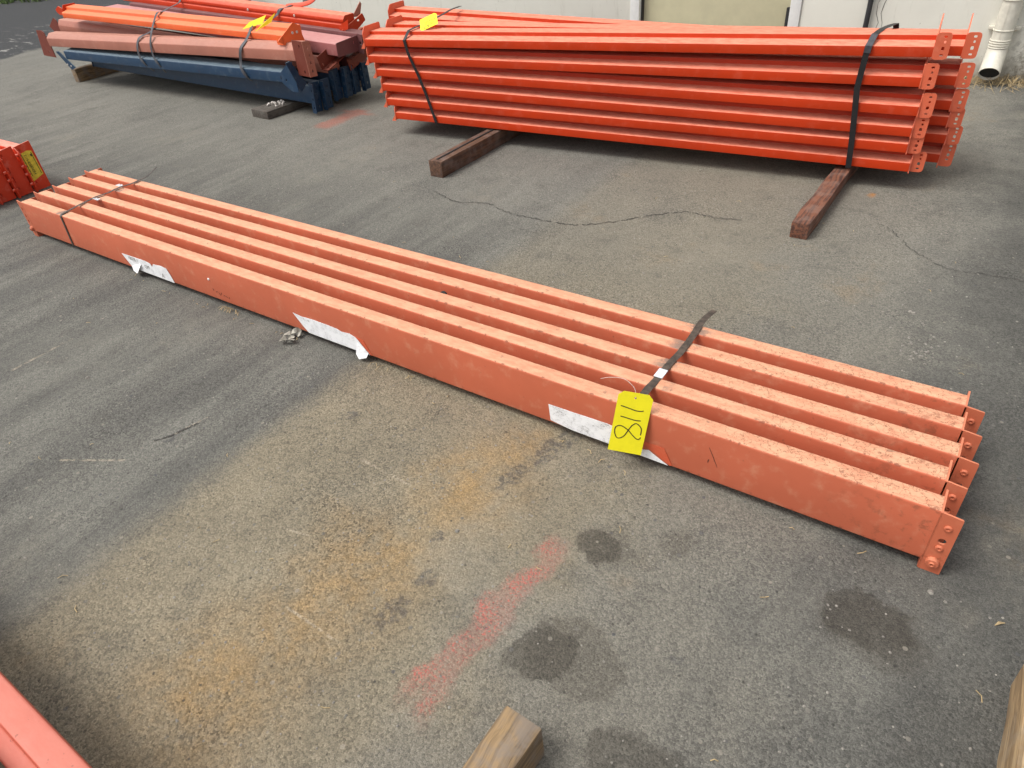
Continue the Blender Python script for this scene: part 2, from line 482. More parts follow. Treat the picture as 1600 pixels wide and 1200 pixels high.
    col = n.mix(n.mul(sp2, n.ramp(wear, 0, 1, 0.35, 0.7)), col, (0.40, 0.095, 0.06))
    ro = blob(3.128, 1.856, 0.022, 0.035, 0.8)
    col = n.mix(n.mul(ro, 0.6), col, (0.42, 0.17, 0.03))
    # relief
    hgt = n.math('ADD', n.mul(n.voro(p, 235), -0.9), n.mul(fine, 0.8))
    hgt = n.math('ADD', hgt, n.mul(v2, -0.35))
    nb = n.bump(hgt, 0.55, 0.004)
    rg = n.math('SUBTRACT', 0.86, n.mul(oil, 0.12))
    return n.done(col, rg, spec=0.12)


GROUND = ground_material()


# ================================================================== mesh helpers
def prop(o, label=None, cat=None, group=None, kind=None):
    if label:
        o['label'] = label
    if cat:
        o['category'] = cat
    if group:
        o['group'] = group
    if kind or label:
        o['kind'] = kind or 'thing'
    return o


def thing(name, label, cat, group=None, loc=(0, 0, 0), rot=(0, 0, 0)):
    o = bpy.data.objects.new(name, None)
    o.empty_display_size = 0.1
    COL.objects.link(o)
    o.location = loc
    o.rotation_euler = rot
    return prop(o, label, cat, group)


def link_mesh(name, me, mat, parent=None, smooth=30):
    if smooth:
        me.polygons.foreach_set('use_smooth', [True] * len(me.polygons))
        me.set_sharp_from_angle(angle=R(smooth))
    if mat is not None and not me.materials:
        me.materials.append(mat)
    o = bpy.data.objects.new(name, me)
    COL.objects.link(o)
    if parent is not None:
        o.parent = parent
    return o


class MB:
    def __init__(s):
        s.v, s.f = [], []

    def add(s, vs, fs, M=None):
        k = len(s.v)
        s.v += [tuple(M @ Vector(a)) if M is not None else tuple(a) for a in vs]
        s.f += [tuple(i + k for i in f) for f in fs]
        return s

    def box(s, a, b, M=None):
        (x0, y0, z0), (x1, y1, z1) = a, b
        vs = [(x0, y0, z0), (x1, y0, z0), (x1, y1, z0), (x0, y1, z0), (x0, y0, z1), (x1, y0, z1), (x1, y1, z1), (x0, y1, z1)]
        return s.add(vs, [(0, 3, 2, 1), (4, 5, 6, 7), (0, 1, 5, 4), (1, 2, 6, 5), (2, 3, 7, 6), (3, 0, 4, 7)], M)

    def lathe(s, prof, M=None, n=14):
        """prof = [(radius, height)], axis = local z"""
        vs, fs = [], []
        for r, h in prof:
            for i in range(n):
                a = 2 * math.pi * i / n
                vs.append((r * math.cos(a), r * math.sin(a), h))
        for j in range(len(prof) - 1):
            for i in range(n):
                i2 = (i + 1) % n
                fs.append((j * n + i, j * n + i2, (j + 1) * n + i2, (j + 1) * n + i))
        fs.append(tuple(range(n))[::-1])
        fs.append(tuple((len(prof) - 1) * n + i for i in range(n)))
        return s.add(vs, fs, M)

    def tube(s, pts, r, n=8):
        pts = [Vector(p) for p in pts]
        vs, fs = [], []
        for j, p in enumerate(pts):
            d = (pts[min(j + 1, len(pts) - 1)] - pts[max(j - 1, 0)]).normalized()
            u = d.cross(Vector((0, 0, 1)))
            if u.length < 1e-4:
                u = d.cross(Vector((1, 0, 0)))
            u.normalize()
            w = u.cross(d)
            rr = r[j] if isinstance(r, (list, tuple)) else r
            for i in range(n):
                a = 2 * math.pi * i / n
                vs.append(tuple(p + u * rr * math.cos(a) + w * rr * math.sin(a)))
        for j in range(len(pts) - 1):
            for i in range(n):
                i2 = (i + 1) % n
                fs.append((j * n + i, j * n + i2, (j + 1) * n + i2, (j + 1) * n + i))
        fs.append(tuple(range(n))[::-1])
        fs.append(tuple((len(pts) - 1) * n + i for i in range(n)))
        return s.add(vs, fs)

    def ribbon(s, pts, width, thick, side=None):
        """flat strap along a polyline; side = fixed width direction or None"""
        pts = [Vector(p) for p in pts]
        vs, fs = [], []
        for j, p in enumerate(pts):
            d = (pts[min(j + 1, len(pts) - 1)] - pts[max(j - 1, 0)]).normalized()
            sd = Vector(side) if side is not None else Vector((0, 0, 1)).cross(d)
            sd = (sd - d * sd.dot(d)).normalized()
            nn = d.cross(sd).normalized()
            w = width[j] if isinstance(width, (list, tuple)) else width
            for a, b in ((-1, -1), (1, -1), (1, 1), (-1, 1)):
                vs.append(tuple(p + sd * (a * w / 2) + nn * (b * thick / 2)))
        for j in range(len(pts) - 1):
            for i in range(4):
                i2 = (i + 1) % 4
                fs.append((j * 4 + i, j * 4 + i2, (j + 1) * 4 + i2, (j + 1) * 4 + i))
        fs.append((3, 2, 1, 0))
        k = (len(pts) - 1) * 4
        fs.append((k, k + 1, k + 2, k + 3))
        return s.add(vs, fs)

    def build(s, name, mat, parent=None, bevel=0.0, smooth=30, seg=2):
        me = bpy.data.meshes.new(name)
        me.from_pydata(s.v, [], s.f)
        bm = bmesh.new()
        bm.from_mesh(me)
        bmesh.ops.recalc_face_normals(bm, faces=bm.faces[:])
        if bevel > 0:
            es = [e for e in bm.edges if len(e.link_faces) == 2 and e.calc_face_angle(0) > R(35)]
            bmesh.ops.bevel(bm, geom=es, offset=bevel, segments=seg, profile=0.6, affect='EDGES', clamp_overlap=True)
        bm.to_mesh(me)
        bm.free()
        return link_mesh(name, me, mat, parent, smooth)


def round_poly(pts, r, seg=3):
    out = []
    n = len(pts)
    for i in range(n):
        a, b, c = Vector(pts[i - 1]), Vector(pts[i]), Vector(pts[(i + 1) % n])
        rr = min(r, (a - b).length * 0.45, (c - b).length * 0.45)
        p, q = b + (a - b).normalized() * rr, b + (c - b).normalized() * rr
        for k in range(seg + 1):
            t = k / seg
            w = p * (1 - t) ** 2 + b * (2 * t * (1 - t)) + q * t * t
            out.append((w.x, w.y))
    return out


def circle(cx, cy, r, n=12, sx=1.0):
    return [(cx + r * sx * math.cos(2 * math.pi * i / n), cy + r * math.sin(2 * math.pi * i / n)) for i in range(n)]


def slot(cx, cy, w, h):
    return round_poly([(cx - w / 2, cy - h / 2), (cx + w / 2, cy - h / 2), (cx + w / 2, cy + h / 2), (cx - w / 2, cy + h / 2)], min(w, h) * 0.45, 3)


def plate2d(mb, outline, holes, t, M):
    """flat plate with real holes; local xy outline, thickness t along +z"""
    loops = [outline] + holes
    vs = [Vector(p) for lp in loops for p in lp]
    faces, k = [], 0
    for lp in loops:
        faces.append(list(range(k, k + len(lp))))
        k += len(lp)
    res = delaunay_2d_cdt(vs, [], faces, 2 if holes else 1, 1e-7)
    v2, tris = res[0], res[2]
    n = len(v2)
    V = [(p.x, p.y, 0) for p in v2] + [(p.x, p.y, t) for p in v2]
    F = []
    cnt = {}
    for f in tris:
        F.append(tuple(f)[::-1])
        F.append(tuple(i + n for i in f))
        for a, b in zip(f, list(f[1:]) + [f[0]]):
            if (b, a) in cnt:
                del cnt[(b, a)]
            else:
                cnt[(a, b)] = 1
    for a, b in cnt:
        F.append((a, b, b + n, a + n))
    mb.add(V, F, M)


def M_axes(o, ex, ey, ez):
    m = Matrix.Identity(4)
    for i, c in enumerate((ex, ey, ez, o)):
        for j in range(3):
            m[j][i] = c[j]
    return m


XZ = lambda y: M_axes((0, y, 0), (1, 0, 0), (0, 0, 1), (0, -1, 0))      # plate drawn in x,z ; thickness towards -y
YZ = lambda x: M_axes((x, 0, 0), (0, 1, 0), (0, 0, 1), (1, 0, 0))       # plate drawn in y,z ; thickness towards +x


def frame(A, B, roll=0.0):
    A, B = Vector(A), Vector(B)
    ex = (B - A).normalized()
    ey = Vector((0, 0, 1)).cross(ex).normalized()
    ez = ex.cross(ey)
    m = M_axes(A, ex, ey, ez) @ Matrix.Rotation(roll, 4, 'X')
    return m, (B - A).length


def beam_thing(name, label, cat, group, A, B, roll=0.0):
    m, L = frame(A, B, roll)
    t = thing(name, label, cat, group, m.to_translation(), m.to_euler())
    return t, L


def extrude_x(name, prof, x0, x1, mat, parent, r=0.004, nseg=8, bow=0.0):
    pr = round_poly(prof, r, 3)
    n = len(pr)
    vs, fs = [], []
    for j in range(nseg + 1):
        t = j / nseg
        x = x0 + (x1 - x0) * t
        s = math.sin(math.pi * t) * bow
        vs += [(x, a, b + s) for a, b in pr]
    for j in range(nseg):
        for i in range(n):
            i2 = (i + 1) % n
            fs.append((j * n + i, (j + 1) * n + i, (j + 1) * n + i2, j * n + i2))
    fs.append(tuple(range(n)))
    fs.append(tuple(nseg * n + i for i in range(n))[::-1])
    mb = MB()
    mb.add(vs, fs)
    return mb.build(name, mat, parent, 0, 40)


def rivet(parent, x, y, z, mat, r=0.0075, d=(0, -1, 0), tall=0.004, name='rivet'):
    d = Vector(d)
    q = d.to_track_quat('Z', 'Y').to_matrix().to_4x4()
    M = Matrix.Translation((x, y, z)) @ q
    mb = MB()
    mb.lathe([(r, 0), (r, tall * 0.55), (r * 0.72, tall), (r * 0.42, tall * 0.95), (r * 0.34, tall * 0.25)], M, 14)
    return mb.build(name, mat, parent, 0, 40)


def stud(parent, x, y, z, mat, r=0.0125, d=(0, -1, 0)):
    d = Vector(d)
    q = d.to_track_quat('Z', 'Y').to_matrix().to_4x4()
    M = Matrix.Translation((x, y, z)) @ q
    mb = MB()
    mb.lathe([(r, 0), (r, 0.006), (r * 0.86, 0.0085), (r * 0.45, 0.009), (r * 0.40, 0.0115), (r * 0.3, 0.0115), (r * 0.26, 0.006)], M, 18)
    return mb.build('stud', mat, parent, 0, 40)


def ribbon_thing(name, label, cat, pts, width, thick, mat, side=(1, 0, 0), group=None):
    mb = MB()
    mb.ribbon(pts, width, thick, side)
    return prop(mb.build(name, mat, None, 0, 40), label, cat, group)


def smooth_path(pts, k=4):
    """Catmull-Rom through points"""
    P = [Vector(p) for p in pts]
    out = []
    for i in range(len(P) - 1):
        a, b, c, d = P[max(i - 1, 0)], P[i], P[i + 1], P[min(i + 2, len(P) - 1)]
        for j in range(k):
            t = j / k
            out.append(0.5 * ((2 * b) + (c - a) * t + (2 * a - 5 * b + 4 * c - d) * t * t + (3 * b - a - 3 * c + d) * t ** 3))
    out.append(P[-1])
    return out


# ================================================================== ground
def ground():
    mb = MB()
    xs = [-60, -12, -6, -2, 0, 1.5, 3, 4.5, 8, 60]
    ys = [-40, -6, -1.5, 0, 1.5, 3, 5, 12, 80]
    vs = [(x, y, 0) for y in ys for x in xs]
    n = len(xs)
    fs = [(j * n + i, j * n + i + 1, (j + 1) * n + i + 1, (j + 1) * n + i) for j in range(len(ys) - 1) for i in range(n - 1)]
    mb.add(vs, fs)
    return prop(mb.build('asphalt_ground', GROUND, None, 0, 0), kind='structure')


GND = ground()
CRACK = plain('crack_fill', (0.054, 0.050, 0.044), 0.9, 0.3, 90)


def crack(pts, w, jit=0.006):
    P = smooth_path([(a, b, 0) for a, b in pts], 18)
    vs, fs = [], []
    for i, q in enumerate(P):
        d = (P[min(i + 1, len(P) - 1)] - P[max(i - 1, 0)]).normalized()
        s = Vector((-d.y, d.x, 0))
        e = min(1, i / 6, (len(P) - 1 - i) / 6)
        ww = w * (0.35 + rnd.random() * 1.1) * e + 0.0004
        c = q + s * rnd.uniform(-jit, jit)
        vs += [(c.x - s.x * ww / 2, c.y - s.y * ww / 2, 0.0022), (c.x + s.x * ww / 2, c.y + s.y * ww / 2, 0.0022)]
        if i and math.sin(i * 0.9) + math.sin(i * 0.37 + 1) > -1.35:
            k = 2 * i
            fs.append((k - 2, k - 1, k + 1, k))
    mb = MB()
    mb.add(vs, fs)
    return mb.build('crack', CRACK, GND, 0, 0)


crack([(1.40, 1.16), (1.46, 1.136), (1.58, 1.10), (1.709, 1.143), (1.86, 1.10), (2.037, 1.095), (2.178, 1.112), (2.30, 1.20), (2.379, 1.283),
       (2.46, 1.36), (2.545, 1.412), (2.64, 1.40), (2.764, 1.423)], 0.0046)
crack([(3.20, 1.60), (3.266, 1.55), (3.36, 1.42), (3.475, 1.332), (3.58, 1.34), (3.70, 1.34), (3.85, 1.30)], 0.0024)
crack([(2.10, 1.02), (2.05, 0.98), (1.98, 0.99)], 0.002)
crack([(1.80, -0.575), (1.825, -0.54), (1.838, -0.50), (1.852, -0.46)], 0.005, 0.002)


# ================================================================== back wall with door, pipes
def wall():
    t = thing('building_wall', 'cream rendered building wall behind the steel stacks, grimy along its foot', 'wall', None, (1.0, 3.74, 0))
    y0, y1 = 0.0, 0.24

    def bx(name, a, b, mat, bevel=0.004):
        mb = MB()
        mb.box(a, b)
        return mb.build(name, mat, t, bevel)
    X = lambda v: v - 1.0
    bx('wall_panel', (X(-3.05), y0, -0.1), (X(1.125), y1, 3.2), WALL)
    bx('wall_panel', (X(2.272), y0, -0.1), (X(7.0), y1, 3.2), WALL)
    bx('lintel', (X(1.125), y0 + 0.002, 2.15), (X(2.272), y1 - 0.002, 3.198), WALL, 0)
    d = bx('door', (X(1.20), y0 + 0.05, 0.015), (X(2.20), y0 + 0.09, 2.08), DOOR)
    for s in ((X(1.127), X(1.195)), (X(2.205), X(2.270))):
        bx('door_frame', (s[0], y0 - 0.012, 0), (s[1], y0 + 0.1, 2.148), WHITE)
    mb = MB()
    mb.box((X(1.196), y0 + 0.03, 2.085), (X(2.204), y0 + 0.1, 2.147))
    mb.build('door_head', WHITE, t, 0.003)
    for z in (0.22, 1.0, 1.8):
        mb = MB()
        mb.box((X(2.176), y0 + 0.028, z), (X(2.2035), y0 + 0.05, z + 0.11))
        mb.tube([(X(2.19), y0 + 0.026, z - 0.004), (X(2.19), y0 + 0.026, z + 0.114)], 0.009, 8)
        mb.build('hinge', RUBBER, d, 0)
    mb = MB()
    mb.box((X(1.1955), y0 + 0.02, 0), (X(1.204), y0 + 0.05, 2.08))
    mb.build('door_seal', RUBBER, d, 0)
    # hairline cracks in the render
    for cx in (2.705, 2.735):
        pts = [(X(cx + 0.012 * math.sin(i * 1.7) + rnd.uniform(-0.006, 0.006)), -0.0015, 0.02 + i * 0.05) for i in range(26)]
        mb = MB()
        mb.ribbon(pts, [rnd.uniform(0.0008, 0.0028) for _ in pts], 0.001, (1, 0, 0))
        mb.build('crack', CRACK, t, 0, 0)


wall()

mb = MB()
mb.tube([(2.658, 3.715, 0.0), (2.658, 3.715, 0.45)], 0.0145, 12)
mb.tube([(2.658, 3.715, 0.45), (2.658, 3.715, 2.6)], 0.0145, 12)
mb.box((2.62, 3.69, 0.43), (2.675, 3.739, 0.50))
prop(mb.build('black_conduit', RUBBER, None, 0.001), 'thin black conduit running up the cream wall left of the cracks', 'pipe')


def downpipe():
    t = thing('downpipe', 'cream metal downpipe on the wall with a kicked-out open mouth above dry grass', 'downpipe', None, (3.352, 3.675, 0))
    r = 0.047
    mb = MB()
    mb.tube([(0, 0, 0.175), (0, 0, 3.1)], r, 24)
    mb.build('pipe_shaft', PIPE, t, 0, 40)
    # the shoe: a swaged elbow kicking out from the wall, hollow at its mouth
    ax = [Vector((0, 0.0, 0.18)), Vector((0, -0.004, 0.155)), Vector((0, -0.018, 0.13)), Vector((0, -0.042, 0.105)), Vector((0, -0.085, 0.066))]
    dirs = [Vector((0, 0, -1)), Vector((0, -0.3, -0.95)), Vector((0, -0.6, -0.8)), Vector((0, -0.74, -0.67)), Vector((0, -0.76, -0.65))]
    vs, fs, n = [], [], 28
    rings = [(ax[i], dirs[i], r * k) for i, k in ((0, 1.03), (1, 1.06), (2, 1.06), (3, 1.08), (4, 1.10))]
    rings += [(ax[4], dirs[4], r * 1.03), (ax[3], dirs[3], r * 0.98), (ax[1], dirs[1], r * 0.9)]
    for c, d, rr in rings:
        d = d.normalized()
        u = Vector((1, 0, 0))
        w = d.cross(u)
        for i in range(n):
            a = 2 * math.pi * i / n
            vs.append(tuple(c + u * rr * math.cos(a) + w * rr * math.sin(a)))
    for j in range(len(rings) - 1):
        for i in range(n):
            i2 = (i + 1) % n
            fs.append((j * n + i, j * n + i2, (j + 1) * n + i2, (j + 1) * n + i))
    k = (len(rings) - 1) * n
    fs.append(tuple(k + i for i in range(n)))
    me = MB()
    me.add(vs, fs)
    shoe = me.build('pipe_mouth', PIPE, t, 0, 40)
    c, d, rr = rings[6]
    mb = MB()
    q = d.normalized().to_track_quat('Z', 'Y').to_matrix().to_4x4()
    mb.lathe([(r * 1.025, 0), (r * 1.025, 0.001)], Matrix.Translation(ax[4] - dirs[4].normalized() * 0.012) @ q, 24)
    mb.build('throat_shade', DARK, shoe, 0, 0)  # black disc just inside the mouth paints in the shade of the interior
    for z, rr in ((0.185, 0.0505), (0.197, 0.0505), (0.209, 0.0505), (0.221, 0.0505), (0.27, 0.051), (0.415, 0.053), (0.43, 0.0525)):
        m2 = MB()
        m2.lathe([(r - 0.001, z - 0.004), (rr, z - 0.001), (rr, z + 0.001), (r - 0.001, z + 0.004)], None, 24)
        m2.build('band', PIPE, t, 0, 40)
    m2 = MB()
    m2.box((-0.075, 0.03, 0.262), (0.075, 0.064, 0.278))
    m2.build('wall_bracket', PIPE, t, 0.002)
    m2 = MB()
    m2.ribbon([(-0.006, -r - 0.0006, 0.23), (-0.006, -r - 0.0006, 2.9)], 0.003, 0.001, (1, 0, 0))
    m2.build('seam', PIPE, t, 0, 0)


downpipe()


# ================================================================== timbers
def timber(label, x0, x1, y0, y1, h, mat, z0=0.0, rz=0.0, group='timber bearers on the asphalt', wobble=0.004, name='timber_bearer'):
    w, l = x1 - x0, y1 - y0
    t = thing(name, label, 'timber', group, (x0 + w / 2, y0 + l / 2, z0), (0, 0, rz))
    bm = bmesh.new()
    nseg = 10
    vs, fs = [], []
    for j in range(nseg + 1):
        y = -l / 2 + l * j / nseg
        e = [rnd.uniform(-wobble, wobble) * 0.6 for _ in range(4)]
        vs += [(-w / 2 + e[0], y, 0.0), (w / 2 + e[1], y, 0.0), (w / 2 + e[2], y, h + e[0] * 0.5), (-w / 2 + e[3], y, h + e[1] * 0.5)]
    for j in range(nseg):
        for i in range(4):
            i2 = (i + 1) % 4
            fs.append((j * 4 + i, j * 4 + i2, (j + 1) * 4 + i2, (j + 1) * 4 + i))
    fs += [(3, 2, 1, 0), tuple(nseg * 4 + i for i in range(4))]
    bm.free()
    m = MB()
    m.add(vs, fs)
    m.build('sawn_body', mat, t, 0.0035, 35)
    return t


tA = timber('brown stained timber with a groove along its top, under the left of the orange-red stack', 1.256, 1.335, 1.305, 2.75, 0.078, WOOD_BROWN)
mb = MB()
mb.box((-0.006, -0.7, 0.0795), (0.004, 0.5, 0.0815))
mb.build('groove', DARK, tA, 0)
timber('red-brown timber with a broken dark end, under the right of the orange-red stack', 2.952, 3.018, 1.352, 2.75, 0.062, WOOD_RED, wobble=0.008)
timber('tan timber on edge under the far left of the mixed stack', -2.98, -2.92, 1.80, 2.65, 0.10, WOOD_TAN, rz=R(3))
tD = timber('dark grey plank under the right end of the mixed stack', -0.50, -0.335, 1.66, 2.5, 0.05, WOOD_GREY, rz=R(-3))
timber('sawn tan timber end with a knot, cut off by the bottom edge', 3.073, 3.142, -1.5, -0.708, 0.09, WOOD_TAN, rz=R(-1.5))
timber('pale tan timber at the right edge', 3.768, 3.855, -0.95, -0.185, 0.09, WOOD_LIGHT, rz=R(-1))

tE = bpy.data.objects['timber_bearer.004']
mb = MB()
mb.ribbon([(-0.035, 0.275, 0.0912), (0.0, 0.272, 0.0917), (0.035, 0.276, 0.0912)], 0.003, 0.0012, (0, 1, 0))
mb.build('saw_cut', DARK, tE, 0, 0)

# gravelly bolts lying on the dark plank
mb = MB()
for i in range(14):
    a = Vector((-0.42 + rnd.uniform(-0.05, 0.05), 1.80 + rnd.uniform(-0.05, 0.06), 0.056))
    mb.lathe([(0.007, -0.004), (0.010, 0.0), (0.007, 0.006)], Matrix.Translation(a) @ Euler((rnd.random() * 3, rnd.random() * 3, 0)).to_matrix().to_4x4(), 6)
prop(mb.build('loose_nuts', BOLT, None, 0, 30), 'small heap of loose nuts and grit on the dark grey plank', 'nuts', kind='stuff')


# ================================================================== salmon bundle (the lot in front)
NAMES5 = ['front', 'second', 'middle', 'fourth', 'rear']
YF = [0.0, 0.0905, 0.1744, 0.266, 0.3535]
WD = [0.0462, 0.0428, 0.0445, 0.0450, 0.0430]
XR = [3.600, 3.595, 3.605, 3.601, 3.597]
XL = [0.025, -0.008, -0.004, -0.030, -0.046]
SAL_G = 'salmon beams strapped flat on the asphalt'
SAL_L = ['salmon box beam nearest the camera, with torn white labels on its face',
         'salmon box beam second from the front, in the five-beam bundle on the ground',
         'salmon box beam in the middle of the five-beam bundle on the ground',
         'salmon box beam fourth from the front, in the five-beam bundle on the ground',
         'salmon box beam at the back of the five-beam bundle on the ground']


def salmon_beam(i):
    L = XR[i] - XL[i]
    w, h = WD[i], 0.141
    t = thing('salmon_beam', SAL_L[i], 'steel beam', SAL_G, (XL[i], YF[i], 0.025))
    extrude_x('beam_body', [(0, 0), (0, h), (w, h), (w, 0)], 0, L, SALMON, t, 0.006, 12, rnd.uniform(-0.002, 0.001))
    # right end connector: end plate, and a leg with buttons running on past the end
    m = MB()
    pw = 0.068 if i < 4 else 0.062
    plate2d(m, round_poly([(-0.0005, -0.025), (pw, -0.025), (pw, 0.140), (-0.0005, 0.140)], 0.004), [], 0.004, YZ(L))
    hole_z = 0.066
    plate2d(m, round_poly([(L + 0.001, -0.0245), (L + 0.040, -0.0245), (L + 0.040, 0.134), (L + 0.001, 0.1385)], 0.003),
            [circle(L + 0.0215, hole_z, 0.0075, 14), ], 0.004, XZ(0.0035))
    b = m.build('end_bracket', SALMON_B, t, 0, 30)
    rivet(b, L + 0.0215, -0.0005, 0.104, SALMON_B, 0.0072)
    rivet(b, L + 0.0215, -0.0005, 0.047, SALMON_B, 0.0072)
    stud(b, L + 0.0205, -0.0005, 0.006, SALMON_B)
    # left end connector
    m = MB()
    plate2d(m, round_poly([(-0.0005, -0.025), (0.066, -0.025), (0.066, 0.139), (-0.0005, 0.139)], 0.004), [], 0.004, YZ(-0.004))
    hs_ = [slot(-0.021, z, 0.008, 0.016) for z in (0.104, 0.072, 0.046)]
    plate2d(m, round_poly([(-0.038, -0.0245), (-0.003, -0.0245), (-0.003, 0.138), (-0.038, 0.143)], 0.003), hs_, 0.004, XZ(0.0035))
    b = m.build('end_bracket', SALMON_B, t, 0, 30)
    stud(b, -0.020, -0.0005, 0.012, SALMON_B, 0.011)
    return t


SB = [salmon_beam(i) for i in range(5)]


def paper(parent, name, pts, mat, y=-0.0012, curl=None):
    """torn paper glued on the front face (pts in x,z world)"""
    m = MB()
    plate2d(m, pts, [], 0.0008, XZ(y))
    o = m.build(name, mat, parent, 0, 0)
    o.location = (-XL[0], 0, -0.025)
    return o


paper(SB[0], 'paper_label', [(0.762, 0.080), (0.80, 0.0815), (0.86, 0.082), (0.925, 0.083), (0.955, 0.078), (0.962, 0.066), (0.975, 0.080), (1.03, 0.086),
                             (1.062, 0.082), (1.072, 0.060), (1.082, 0.026), (0.98, 0.0265), (0.87, 0.0265), (0.835, 0.0265), (0.80, 0.030), (0.785, 0.05)], PAPER)
mb = MB()   # folded-over corner of that label
V = [(0.800, -0.002, 0.034), (0.880, -0.002, 0.062), (0.885, -0.006, 0.058), (0.850, -0.016, 0.018), (0.815, -0.010, 0.020)]
mb.add(V, [(0, 4, 3, 2, 1)])
o = mb.build('label_fold', PAPER, SB[0], 0, 0)
o.location = (-XL[0], 0, -0.025)
paper(SB[0], 'paper_label', [(1.765, 0.088), (1.80, 0.084), (1.86, 0.0875), (1.92, 0.087), (1.965, 0.0855), (1.985, 0.080), (2.02, 0.084), (2.045, 0.077), (2.06, 0.060), (2.082, 0.036),
                             (2.09, 0.0265), (2.03, 0.0265), (1.92, 0.0265), (1.82, 0.0265), (1.80, 0.045)], PAPER)
mb = MB()
V = [(2.045, -0.002, 0.062), (2.088, -0.003, 0.034), (2.083, -0.012, 0.020), (2.055, -0.018, 0.010), (2.04, -0.012, 0.022)]
mb.add(V, [(0, 1, 2, 3, 4)])
o = mb.build('label_fold', PAPER, SB[0], 0, 0)
o.location = (-XL[0], 0, -0.025)
paper(SB[0], 'paper_label', [(2.733, 0.086), (2.80, 0.087), (2.86, 0.089), (2.90, 0.090), (2.935, 0.086), (2.95, 0.07), (2.965, 0.05), (2.99, 0.0265), (2.90, 0.0265), (2.80, 0.0265), (2.737, 0.034)], PAPER_DIRTY)
paper(SB[0], 'paper_label', [(2.985, 0.045), (3.012, 0.053), (3.035, 0.040), (3.062, 0.0265), (2.985, 0.0265)], PAPER_DIRTY)
def print_on(text, x, z, size, rot=0.0, y=-0.0024):
    cu = bpy.data.curves.new('print', 'FONT')
    cu.body = text
    cu.size = size
    ob = bpy.data.objects.new('tmp', cu)
    me = bpy.data.meshes.new_from_object(ob)
    bpy.data.objects.remove(ob)
    o = link_mesh('label_print', me, LABEL_INK, SB[0], 0)
    o.matrix_local = Matrix.Translation((x - XL[0], y, z - 0.025)) @ Matrix.Rotation(R(90), 4, 'X') @ Matrix.Rotation(rot, 4, 'Z')
    return o


LABEL_INK = plain('worn_label_ink', (0.16, 0.16, 0.13), 0.7, 0.5, 200)
print_on('18018 =', 0.800, 0.064, 0.021, R(0))
print_on('OM', 0.905, 0.048, 0.022, R(4))
print_on('A', 1.010, 0.034, 0.026, R(0))
print_on('I.. . o:', 1.812, 0.074, 0.013, R(-2))
# bare, redder paint where labels have been peeled off
BAREP = paint('unfaded_salmon_paint', (0.60, 0.105, 0.045), (0.66, 0.2, 0.11), dust=0.1, grime=0.4)
paper(SB[0], 'bare_patch', [(2.985, 0.075), (3.05, 0.075), (3.072, 0.03), (3.066, 0.0275), (3.03, 0.05), (3.0, 0.062)], BAREP, -0.0008)
paper(SB[0], 'bare_patch', [(2.03, 0.080), (2.075, 0.075), (2.10, 0.0275), (2.093, 0.0275), (2.06, 0.066)], BAREP, -0.0006)
# mark scuffs and a chip on the near face
SCUFF = plain('dark_scuff', (0.09, 0.035, 0.022), 0.7, 0.4, 80)
for (x, z, a, l) in ((3.165, 0.10, 2, 0.055), (3.155, 0.085, 1.4, 0.012), (1.352, 0.057, 0.5, 0.012), (1.366, 0.051, 2.2, 0.014), (1.377, 0.056, 1.1, 0.010), (1.392, 0.051, 0.2, 0.013),
                     (1.335, 0.062, 1.9, 0.009), (1.418, 0.049, 1.2, 0.008), (1.405, 0.050, 2.4, 0.009)):
    dx, dz = math.cos(a) * l / 2, math.sin(a) * l / 2
    m = MB()
    m.ribbon([(x - dx, -0.0006, z - dz), (x, -0.0006, z + 0.001), (x + dx, -0.0006, z + dz)], [0.0006, 0.0022 if l < 0.05 else 0.0012, 0.0006], 0.0006, (-dz, 0, dx))
    o = m.build('scuff_mark', SCUFF, SB[0], 0, 0)
    o.location = (-XL[0], 0, -0.025)
m = MB()
m.lathe([(0.005, 0), (0.004, 0.003), (0.001, 0.004)], Matrix.Translation((1.33, 0, 0.103)) @ Vector((0, -1, 0)).to_track_quat('Z', 'Y').to_matrix().to_4x4(), 8)
o = m.build('white_speck', WHITE, SB[0], 0, 40)
o.location = (-XL[0], 0, -0.025)

# crumpled paper hanging out from under the near beam
mb = MB()
for k in range(3):
    pts = []
    for i in range(9):
        t_ = i / 8
        pts.append((1.735 + 0.055 * t_ + 0.008 * math.sin(5 * t_ + k), -0.012 - 0.022 * k - 0.010 * math.sin(7 * t_ + 2 * k), 0.008 + 0.018 * abs(math.sin(3.3 * t_ + k)) * (1 - 0.2 * k)))
    mb.ribbon(pts, [0.007 + 0.010 * math.sin(math.pi * (i + 0.6) / 9.2) for i in range(9)], 0.0012, (0.2, 1, 0.6 - 0.5 * k))
prop(mb.build('paper_scrap', PAPER_BACK, None, 0, 25), 'crumpled dirty paper scrap on the asphalt by the middle torn label', 'paper scrap')

